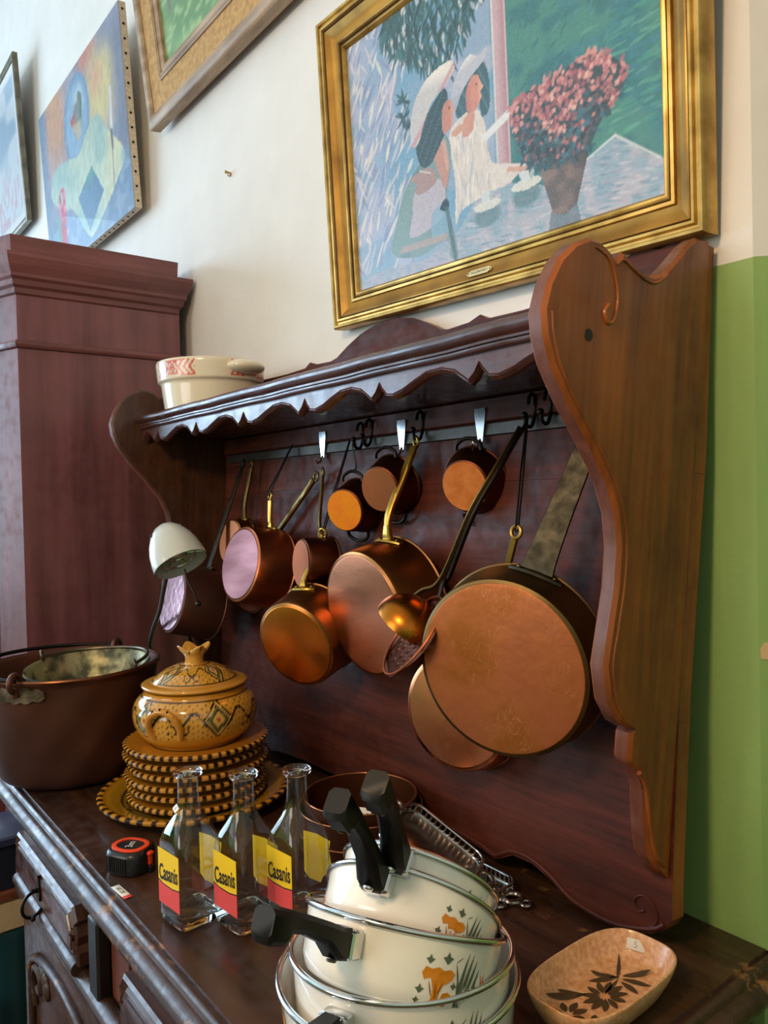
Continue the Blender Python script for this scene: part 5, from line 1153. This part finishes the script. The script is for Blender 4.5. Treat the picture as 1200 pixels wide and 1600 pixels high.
# ------------------------------------------------------------------ glass carafes
def sq_ring(a, z, e, n=48):
    out = []
    for k in range(n):
        t = 2*PI*k/n; c_, s_ = math.cos(t), math.sin(t)
        d = (abs(c_)**e + abs(s_)**e)**(-1.0/e); out.append((a*d*c_, a*d*s_, z))
    return out
BP = [(0.024, 0.0, 6), (0.0285, 0.0012, 7), (0.0305, 0.005, 8), (0.031, 0.012, 9), (0.031, 0.06, 9), (0.031, 0.098, 9), (0.0306, 0.106, 8), (0.0285, 0.116, 5.5), (0.0245, 0.126, 3.6), (0.0195, 0.137, 2.6), (0.0160, 0.147, 2.1), (0.0142, 0.157, 2), (0.0136, 0.168, 2), (0.0136, 0.184, 2), (0.0142, 0.189, 2), (0.0185, 0.1915, 2), (0.0200, 0.194, 2), (0.0195, 0.1965, 2), (0.0165, 0.1975, 2)]
IP = [(0.0135, 0.1955, 2), (0.0115, 0.189, 2), (0.0112, 0.168, 2), (0.0118, 0.157, 2), (0.0136, 0.147, 2.1), (0.0172, 0.137, 2.6), (0.0222, 0.126, 3.6), (0.0260, 0.116, 5.5), (0.0282, 0.106, 7), (0.0285, 0.098, 8), (0.0285, 0.014, 8), (0.0270, 0.010, 6), (0.018, 0.012, 3), (0.006, 0.015, 2)]
txt = text_geo('Casanis', 0.0215, 0.00045)
def carafe(label, x, y, rz, sticker=False):
    t = thing('glass_carafe', label, 'carafe', (x, y, 0.951), rz, 'square glass carafes with yellow labels')
    b = MB(); b.rings([sq_ring(a, z, e) for a, z, e in BP[3:15]], False); b.build('glass_body', m_glass, t, angle=50)
    b = MB(); b.rings([sq_ring(a, z, e) for a, z, e in BP[14:]+IP[:2]+[BP[14]]], False); b.build('glass_lip', m_glass_base, t, angle=50)
    b = MB(); b.rings([sq_ring(a, z, e) for a, z, e in BP[:4]]+[sq_ring(a, z, e) for a, z, e in ((0.0305, 0.0135, 9), (0.0283, 0.0125, 8), (0.026, 0.0095, 6), (0.015, 0.0105, 3), (0.004, 0.012, 2))], True); b.build('glass_base', m_glass_base, t, angle=50)
    yf = -0.0314
    def face(name, pts, m, parent, off=0.0, sgn=-1):
        bb_ = MB(); bb_.prism(pts, sgn*(0.0313+off), sgn*(0.0316+off), 'y'); return bb_.build(name, m, parent, smooth=False)
    yl = face('yellow_label', [(-0.0268, 0.056), (-0.014, 0.053), (0.010, 0.053), (0.0268, 0.056), (0.0268, 0.098), (-0.0268, 0.098)], m_yellow, t)
    face('red_label', [(-0.0268, 0.026), (0.0268, 0.026), (0.0268, 0.0545), (0.010, 0.0515), (-0.014, 0.0515), (-0.0268, 0.0545)], m_red, t)
    face('label_line', [(-0.0268, 0.0548), (-0.014, 0.0518), (0.010, 0.0518), (0.0268, 0.0548), (0.0268, 0.0562), (0.010, 0.0532), (-0.014, 0.0532), (-0.0268, 0.0562)], m_black, t, 0.0002)
    v, f = txt
    MB().add([(px_*0.74, -0.0320, 0.069+py_*1.35+0.10*px_) for px_, py_, _ in v], f).build('lettering', m_black, yl, smooth=False)
    face('back_label', [(-0.029, 0.040), (-0.018, 0.034), (0.006, 0.036), (0.012, 0.046), (0.026, 0.056), (0.029, 0.068), (0.025, 0.085), (0.028, 0.098), (0.0, 0.100), (-0.029, 0.096)], m_yellow, t, 0.0, 1)
    if sticker:
        bb_ = MB(); M2 = Matrix.Translation((-0.002, -0.0172, 0.150)) @ Matrix.Rotation(R(-42), 4, 'X') @ Matrix.Rotation(R(20), 4, 'Y')
        bb_.box(-0.006, 0.006, -0.0006, 0.0006, -0.004, 0.004, 0.0004, M2); so_ = bb_.build('price_sticker', m_white, t)
        v2, f2 = text_geo('8', 0.006); MB().add([(a, -0.0009, c_) for a, c_, _ in v2], f2, M2).build('lettering', m_grey, so_, smooth=False)
carafe('left clear glass carafe with price sticker on its neck, nearest the tape measure', -0.972, 0.415, R(6), True)
carafe('middle clear glass carafe of the three with yellow and red labels', -0.916, 0.467, R(6))
carafe('right clear glass carafe of the three, next to the enamel pans', -0.882, 0.527, R(6))

# ------------------------------------------------------------------ tape measure, loose sticker
tm = thing('tape_measure', 'black and orange pocket tape measure on the worktop edge', 'tape measure', (-1.168, 0.405, 0.9505), R(28))
b = MB(); rs = []
for a, z in ((0.029, 0), (0.031, 0.003), (0.0315, 0.008), (0.0315, 0.026), (0.030, 0.031), (0.027, 0.0335)):
    rs.append([(x + (0.004 if x > 0 and y < 0 else 0), y, z_) for x, y, z_ in sq_ring(a, z, 3.0, 40)])
b.rings(rs, True); b.build('case', m_black_p, tm)
b = MB()
for k in range(9): b.box(-0.018+k*0.0042, -0.016+k*0.0042, -0.0325, -0.0312, 0.006, 0.028)
b.build('grip_ribs', m_black_p, tm, smooth=False)
b = MB(); rs = [[(x*1.0, y*0.80, z_) for x, y, z_ in sq_ring(a, z, 2.4, 40)] for a, z in ((0.0285, 0.0335), (0.0285, 0.0350), (0.0270, 0.0356), (0.0215, 0.0356), (0.0212, 0.0345))]
b.rings(rs, False); b.build('orange_ring', m_orange_p, tm)
b = MB(); b.rings([[(x, y*0.80, z_) for x, y, z_ in sq_ring(a, z, 2.2, 36)] for a, z in ((0.0214, 0.0335), (0.0212, 0.0346), (0.0205, 0.0348))], True); dk = b.build('black_disc', m_black_p, tm)
v, f = text_geo('3m', 0.016)
MB().add([(px_, py_, 0.0350) for px_, py_, _ in v], f, Matrix.Rotation(R(114), 4, 'Z')).build('lettering', m_white, dk, smooth=False)
b = MB(); b.box(0.031, 0.040, -0.004, 0.008, 0.000, 0.010, 0.0015); b.build('end_hook', m_black_p, tm)
b = MB(); b.box(0.032, 0.037, -0.002, 0.006, 0.010, 0.024, 0.001); b.box(0.030, 0.0385, -0.004, 0.008, 0.024, 0.029, 0.0015); b.build('lock_button', m_orange_p, tm)
sk = thing('loose_sticker', 'small white and red paper sticker on the worktop near the edge', 'sticker', (-1.104, 0.3675, 0.9505), R(4))
MB().box(-0.022, 0.016, -0.006, 0.006, 0, 0.0006, 0.0002).build('white_part', m_white, sk)
MB().box(0.0162, 0.024, -0.006, 0.006, 0, 0.0006, 0.0002).build('red_part', m_red, sk)
v, f = text_geo('60 28', 0.009); MB().add([(px_-0.003, py_, 0.0008) for px_, py_, _ in v], f).build('lettering', m_black, sk, smooth=False)

# ------------------------------------------------------------------ nested brown copper tins with a price card
m_tin = mat('brown_copper_tin', '#6b3c22', 0.34, 0.75, col2='#4f2a18', nscale=5, rough2=0.5)
m_tin_l = mat('tin_edge', '#b9764a', 0.3, 0.9)
def tin(label, x, y, z, r_, h):
    t = thing('copper_tin', label, 'tin', (x, y, z))
    MB().lathe([(0.0001, 0), (r_-0.004, 0), (r_, 0.004), (r_*1.01, h), (r_*1.01-0.0015, h), (r_-0.0015, 0.005), (0.0001, 0.002)], 72, cap=False).build('body', m_tin, t, angle=30)
    MB().torus((0, 0, h), r_*1.01-0.0007, 0.0012, seg=72, sub=6).build('rim', m_tin_l, t)
    MB().torus((0, 0, h*0.45), r_*1.004, 0.0010, seg=72, sub=6).build('seam_bead', m_tin_l, t)
    return t
tin('outer of two nested round brown copper tins by the rack board', -1.003, 0.716, 0.951, 0.097, 0.066)
tin('inner brown copper tin sitting inside the outer one, higher rim', -1.006, 0.718, 0.956, 0.089, 0.076)
Mt = axes((-0.952, 0.690, 1.020), (0.55, 0.83, 0), (0.50, -0.33, 0.80))
cdp = thing('price_card', 'white handwritten price card leaning inside the nested copper tins', 'card', M=Mt)
MB().prism([(-0.019, -0.013), (0.019, -0.014), (0.020, 0.008), (-0.012, 0.014), (-0.020, 0.011)], 0, 0.0006, 'z').build('paper', m_white, cdp, smooth=False)
v, f = text_geo('50€', 0.014); MB().add([(px_+0.002, py_-0.003, 0.0009) for px_, py_, _ in v], f).build('lettering', m_black, cdp, smooth=False)

# ------------------------------------------------------------------ silver trays with pierced galleries
def tray(label, x0, x1, y0, y1, z, M=None):
    cx, cy = (x0+x1)/2, (y0+y1)/2
    t = thing('silver_tray', label, 'tray', (cx, cy, z), M=M); a, c_ = (x1-x0)/2, (y1-y0)/2
    def rr(d, zz, rc=0.02):
        out = []
        for (sx_, sy_, t0) in ((1, 1, 0), (-1, 1, 1), (-1, -1, 2), (1, -1, 3)):
            for k in range(6):
                an = PI/2*(t0+k/5); out.append((sx_*(a-d-rc)+rc*math.cos(an), sy_*(c_-d-rc)+rc*math.sin(an), zz))
        return out
    MB().rings([rr(0.004, 0), rr(0.002, 0.001), rr(0.002, 0.003), rr(0.004, 0.004)], True).build('plate', m_silver, t)
    loop = [Vector(p) for p in rr(0.002, 0.0)]
    L = [0]
    for i in range(len(loop)): L.append(L[-1]+(loop[(i+1) % len(loop)]-loop[i]).length)
    N = int(L[-1]/0.0085); g = MB()
    for k in range(N):
        s = L[-1]*k/N; i = max(j for j in range(len(loop)) if L[j] <= s); p = loop[i]; q = loop[(i+1) % len(loop)]; d = (q-p).normalized(); pos = p+d*(s-L[i])
        g.torus((pos.x, pos.y, 0.0105), 0.0052, 0.0011, (-d.y, d.x, 0), 10, 5)
    g.build('pierced_gallery', m_silver, t)
    for zz, r_ in ((0.004, 0.0016), (0.0165, 0.0020)):
        MB().tube([(p[0], p[1], zz) for p in rr(0.002, 0)], r_, 8, closed=True).build('gallery_rail', m_chrome, t)
    for sx_ in (1, -1):
        b = MB(); b.torus((sx_*(a+0.012), c_-0.030, 0.008), 0.0125, 0.0035, (0, 0, 1), 22, 8); b.torus((sx_*(a+0.030), c_-0.024, 0.006), 0.0075, 0.0026, (0, 0, 1), 18, 8); b.torus((sx_*(a+0.006), c_-0.052, 0.006), 0.010, 0.003, (0, 0, 1), 18, 8)
        b.build('loop_handle', m_silver, t)
tray('lower silver tray with pierced gallery and loop handle by the rack apron', -0.895, -0.735, 0.665, 0.793, 0.951)
tray('upper silver tray with pierced gallery tilted against the copper tins', -0.912, -0.776, 0.64, 0.75, 1.0, M=axes((-0.826, 0.705, 1.002), (0.118, 0.050, -0.062), (0.45, 0.18, 0.87)))

# ------------------------------------------------------------------ enamel pans with black handles
def shape(b, kind, s0, t0, sc, r_at, mirror=1):
    """2d shapes wrapped on the pan side: list of polygons"""
    def blade(x0, y0, x1, y1, w_, bend=0.0):
        L = []
        for k in range(6):
            q = k/5; x = x0+(x1-x0)*q+bend*math.sin(PI*q); y = y0+(y1-y0)*q; L.append((x, y, w_*math.sin(PI*(0.12+0.86*q))))
        return [(x-w2, y) for x, y, w2 in L] + [(x+w2, y) for x, y, w2 in L[::-1]]
    def ivy(x, y, k_):
        return [(x+k_*r2*math.cos(t2), y+k_*r2*math.sin(t2)) for t2, r2 in [(0.2, 1), (0.8, 0.5), (1.57, 1.1), (2.3, 0.5), (2.95, 1), (3.9, 0.55), (4.7, 0.8), (5.5, 0.55)]]
    polys = {
        'cap': [[(-0.015, 0.007), (-0.012, 0.002), (-0.007, 0.004), (-0.002, 0.001), (0.004, 0.003), (0.009, 0.000), (0.015, 0.004), (0.017, 0.009), (0.012, 0.012), (0.006, 0.0105), (0.0, 0.013), (-0.006, 0.011), (-0.012, 0.0125)]],
        'stem': [[(-0.006, 0.004), (-0.003, -0.004), (-0.003, -0.013), (-0.006, -0.019), (0.0, -0.0175), (0.004, -0.019), (0.003, -0.010), (0.005, -0.003), (0.010, 0.003)], [(0.006, -0.011), (0.008, -0.018), (0.0125, -0.0175), (0.012, -0.011), (0.016, -0.008), (0.012, -0.006), (0.007, -0.007)]],
        'gill': [blade(-0.004, -0.010, -0.008, 0.002, 0.0006), blade(0.0, -0.012, -0.001, 0.001, 0.0006), blade(0.002, -0.008, 0.006, 0.002, 0.0006), blade(-0.010, 0.009, 0.0, 0.0095, 0.0005), blade(0.003, 0.009, 0.013, 0.008, 0.0005)],
        'leaf': [ivy(-0.009, 0.018, 0.0042), ivy(0.008, 0.020, 0.0055), ivy(-0.015, -0.006, 0.0042), ivy(0.017, -0.001, 0.0035), ivy(-0.016, -0.015, 0.003)],
        'leek': [blade(0.024, -0.018, 0.031, 0.027, 0.0018, -0.002), blade(0.026, -0.018, 0.037, 0.026, 0.0019, -0.001), blade(0.028, -0.018, 0.042, 0.021, 0.0019, 0.0), blade(0.029, -0.018, 0.046, 0.014, 0.0018, 0.002), blade(0.030, -0.018, 0.044, 0.006, 0.0016, 0.002), blade(0.022, -0.018, 0.026, 0.012, 0.0022, 0.0), blade(0.0215, -0.012, 0.017, 0.018, 0.0008, 0.002), blade(0.017, 0.018, 0.024, 0.023, 0.0008, 0.0)],
        'carrot': [[(0.047, -0.015), (0.046, -0.008), (0.049, -0.002), (0.053, 0.000), (0.057, -0.002), (0.059, -0.009), (0.056, -0.016)], blade(0.052, 0.0, 0.050, 0.010, 0.0008), blade(0.053, 0.0, 0.056, 0.011, 0.0008)],
        'squash': [[(-0.005, -0.017), (-0.009, -0.008), (-0.0085, 0.004), (-0.003, 0.013), (0.001, 0.008), (0.001, -0.006), (-0.001, -0.015)], [(0.000, -0.016), (0.003, -0.006), (0.0025, 0.008), (0.006, 0.005), (0.008, -0.006), (0.005, -0.016)]],
        'sprig': [blade(-0.003, 0.013, -0.006, 0.028, 0.0011), blade(-0.002, 0.013, -0.001, 0.027, 0.0010), blade(0.000, 0.011, 0.004, 0.024, 0.0010)],
        'flower': [[(0.011*math.cos(t)*(1+0.25*math.cos(5*t)), 0.011*math.sin(t)*(1+0.25*math.cos(5*t))) for t in [2*PI*k/20 for k in range(20)]]],
    }[kind]
    for pl in polys:
        v = []
        cx = sum(p[0] for p in pl)/len(pl); cy = sum(p[1] for p in pl)/len(pl)
        for (x, y) in [(cx, cy)]+pl:
            z = t0+y*sc; rr = r_at(z)+(0.0008 if kind == 'gill' else 0.0005); a = s0 + mirror*x*sc/rr
            v.append((rr*math.cos(a), rr*math.sin(a), z))
        k = len(pl); b.add(v, [(0, 1+i, 1+(i+1) % k) for i in range(k)])
def enamel(label, c, n, r_, h, hd, handle=True, motif=None, up=0.15, mz=0.42, sc=1.0):
    n = Vector(n).normalized(); c = Vector(c)-n*h
    t = thing('enamel_pan', label, 'saucepan', M=axes(c, hd, n), group='cream enamel pans stacked on the worktop')
    prof = [(0.0001, 0), (r_*0.72, 0), (r_*0.82, h*0.03), (r_*0.90, h*0.12), (r_*0.945, h*0.30), (r_*0.965, h*0.75), (r_*0.985, h), (r_*0.97, h), (r_*0.945, h*0.75), (r_*0.92, h*0.30), (r_*0.88, h*0.14), (r_*0.80, h*0.06), (0.0001, h*0.04)]
    MB().lathe(prof, 72, cap=False).build('body', m_enamel, t, angle=60)
    MB().torus((0, 0, h), r_*0.99, 0.0032, seg=80, sub=10).build('steel_rim', m_chrome, t)
    def r_at(z):
        q = z/h
        pts = [(0.12, 0.90), (0.30, 0.945), (0.75, 0.965), (1.0, 0.985)]
        for (a, x), (b_, y) in zip(pts, pts[1:]):
            if q <= b_: return r_*(x+(y-x)*(max(q, a)-a)/(b_-a))
        return r_*0.985
    if motif == 'veg':
        s0 = R(50)
        for kind, m_ in (('cap', m_dec_or), ('stem', m_dec_or), ('gill', m_dec_br), ('leaf', m_dec_gr), ('leek', m_dec_gr), ('carrot', m_dec_or2)):
            b = MB(); shape(b, kind, s0, h*mz, sc, r_at); b.build('printed_'+kind, m_, t, smooth=False)
        for s1 in (R(-58),):
            for kind, m_ in (('squash', m_dec_or2), ('sprig', m_dec_gr)):
                b = MB(); shape(b, kind, s1, h*mz, sc, r_at); b.build('printed_'+kind, m_, t, smooth=False)
    if motif == 'red':
        for k in range(9):
            b = MB(); shape(b, 'flower', R(-95)+k*R(27), h*(0.62 if k % 2 else 0.45), 1.3, r_at); b.build('printed_flower', m_dec_rd if k % 3 else m_dec_or, t, smooth=False)
    if handle:
        rx = r_*0.975; z0 = h*0.70
        b = MB().box(rx-0.002, rx+0.016, -0.014, 0.014, z0-0.013, z0+0.011, 0.002); b.build('steel_bracket', m_chrome, t)
        # bakelite grip with hollow underside and hooked end
        b = MB(); secs = [(0.012, 0.0, 0.024, 0.026), (0.026, 0.001, 0.025, 0.026), (0.045, 0.006, 0.022, 0.018), (0.080, 0.013, 0.020, 0.015), (0.104, 0.017, 0.021, 0.017), (0.110, 0.016, 0.0225, 0.025), (0.128, 0.018, 0.0225, 0.026), (0.132, 0.019, 0.021, 0.022)]
        rs = []
        for d, dz, w_, th_ in secs:
            zt = z0+0.012+dz*(0.6+up); zb = zt-th_; cc = 0.004
            x = rx+d
            rs.append([(x, -w_/2+cc, zb), (x, w_/2-cc, zb), (x, w_/2, zb+cc), (x, w_/2, zt-cc), (x, w_/2-cc, zt), (x, -w_/2+cc, zt), (x, -w_/2, zt-cc), (x, -w_/2, zb+cc)])
        b.rings(rs, True); g = b.build('grip', m_bake, t, angle=40)
        b = MB(); zz = z0+0.012-0.026
        b.lathe([(0.0001, -0.0012), (0.0045, -0.0008), (0.005, 0.001)], 14, Matrix.Translation((rx+0.024, 0, zz-0.0012)))
        b.build('screw', m_chrome, g)
        b = MB(); zz = z0+0.012+0.017*(0.6+up)-0.020
        b.tube(smooth_curve([(rx+0.098, -0.003, zz-0.002), (rx+0.104, -0.005, zz-0.003), (rx+0.110, 0, zz-0.002), (rx+0.104, 0.005, zz-0.003), (rx+0.098, 0.003, zz-0.002)], 4), 0.0016, 6); b.build('hanging_ring', m_brass_d, g)
    return t
enamel('largest enamel pan at the bottom of the stack, printed with red flowers', (-0.6205, 0.4842, 1.022), (0, 0, 1), 0.122, 0.071, (-0.2, -1, 0), handle=False, motif='red')
enamel('second largest enamel pan, its handle pointing to the bottom of the picture', (-0.6133, 0.4841, 1.0494), (-0.061, 0.067, 0.996), 0.112, 0.078, (0.36, -0.93, 0), motif='veg', up=0.0)
enamel('middle enamel pan of the stack, black handle pointing left to the carafes', (-0.6049, 0.4831, 1.080), (-0.171, 0.390, 0.905), 0.100, 0.064, (0.30, -0.84, 0.42), motif='veg', up=0.2)
enamel('tilted enamel pan with raised black handle, second from the top', (-0.611, 0.4977, 1.0882), (-0.332, 0.645, 0.689), 0.090, 0.052, (0.315, -0.613, 0.725), motif='veg', up=0.15, mz=0.36, sc=0.85)
enamel('smallest enamel pan on top of the stack, its handle pointing straight up', (-0.6125, 0.509, 1.1083), (-0.303, 0.646, 0.701), 0.081, 0.048, (0.42, -0.575, 0.70), motif='veg', up=0.3, mz=0.36, sc=0.75)

# ------------------------------------------------------------------ stoneware dish
ds = thing('stoneware_dish', 'speckled orange stoneware dish with brown painted leaves and white price sticker', 'dish', (-0.519, 0.686, 0.951), R(2))
b = MB()
def dr(d, z, e=3.2): return [(x*(0.053-d)/0.09, y*(0.093-d)/0.09, z) for x, y, _ in sq_ring(0.09, 0, e, 64)]
b.rings([dr(0.018, 0), dr(0.014, 0.003), dr(0.004, 0.022), dr(0.0, 0.034), dr(0.0005, 0.036), dr(0.0025, 0.0365), dr(0.0045, 0.034), dr(0.009, 0.020), dr(0.017, 0.011), dr(0.026, 0.009, 2.8)], True); b.build('body', m_clay, ds, angle=50)
b = MB()
def stroke(a, c_, w_):
    a = Vector(a)*1.22; c_ = Vector(c_)*1.22; w_ *= 1.2; d = (c_-a); L = d.length; d.normalize(); nn = Vector((-d.y, d.x)); pts = []
    for k in range(9):
        t = k/8; pts.append(a+d*L*t+nn*(w_*math.sin(PI*t)**0.8+0.0012*math.sin(PI*t)))
    for k in range(7, 0, -1):
        t = k/8; pts.append(a+d*L*t-nn*w_*math.sin(PI*t)**0.8)
    v = [(p.x, p.y, 0.0100 + max(0, (abs(p.y)-0.058))*0.5+max(0, (abs(p.x)-0.024))*0.45) for p in pts]
    b.add(v, [tuple(range(len(v)))])
for (cx, cy, n_, L) in ((0.002, -0.002, 11, 0.024), (-0.004, -0.046, 8, 0.020), (0.020, -0.040, 6, 0.016)):
    for k in range(n_):
        a = 2*PI*k/n_+0.3; stroke((cx+0.004*math.cos(a), cy+0.004*math.sin(a)), (cx+L*0.75*math.cos(a), cy+L*math.sin(a)), 0.0026)
for a, c_ in (((-0.006, 0.030), (-0.020, 0.005)), ((-0.006, 0.030), (-0.026, 0.016)), ((-0.004, 0.034), (0.012, 0.056)), ((-0.002, 0.030), (0.022, 0.040)), ((-0.01, -0.012), (-0.028, -0.030)), ((-0.012, -0.016), (-0.030, -0.044)), ((-0.014, -0.05), (-0.030, -0.062)), ((0.0, 0.026), (0.020, 0.022))):
    stroke(a, c_, 0.0028)
stroke((-0.022, 0.056), (-0.004, 0.026), 0.0012); stroke((-0.004, 0.028), (0.0, 0.0), 0.001)
b.build('painted_leaves', m_clay_paint, ds, smooth=False)
Mq = Matrix.Translation((-0.014, 0.0835, 0.0245)) @ Matrix.Rotation(R(18), 4, 'Z') @ Matrix.Rotation(R(58), 4, 'X')
o = MB().box(-0.0105, 0.0105, -0.006, 0.006, 0, 0.0008, 0.0003, Mq).build('price_sticker', m_white, ds)
v, f = text_geo('5', 0.010); MB().add([(x, y, 0.0011) for x, y, _ in v], f, Mq).build('lettering', m_grey, o, smooth=False)
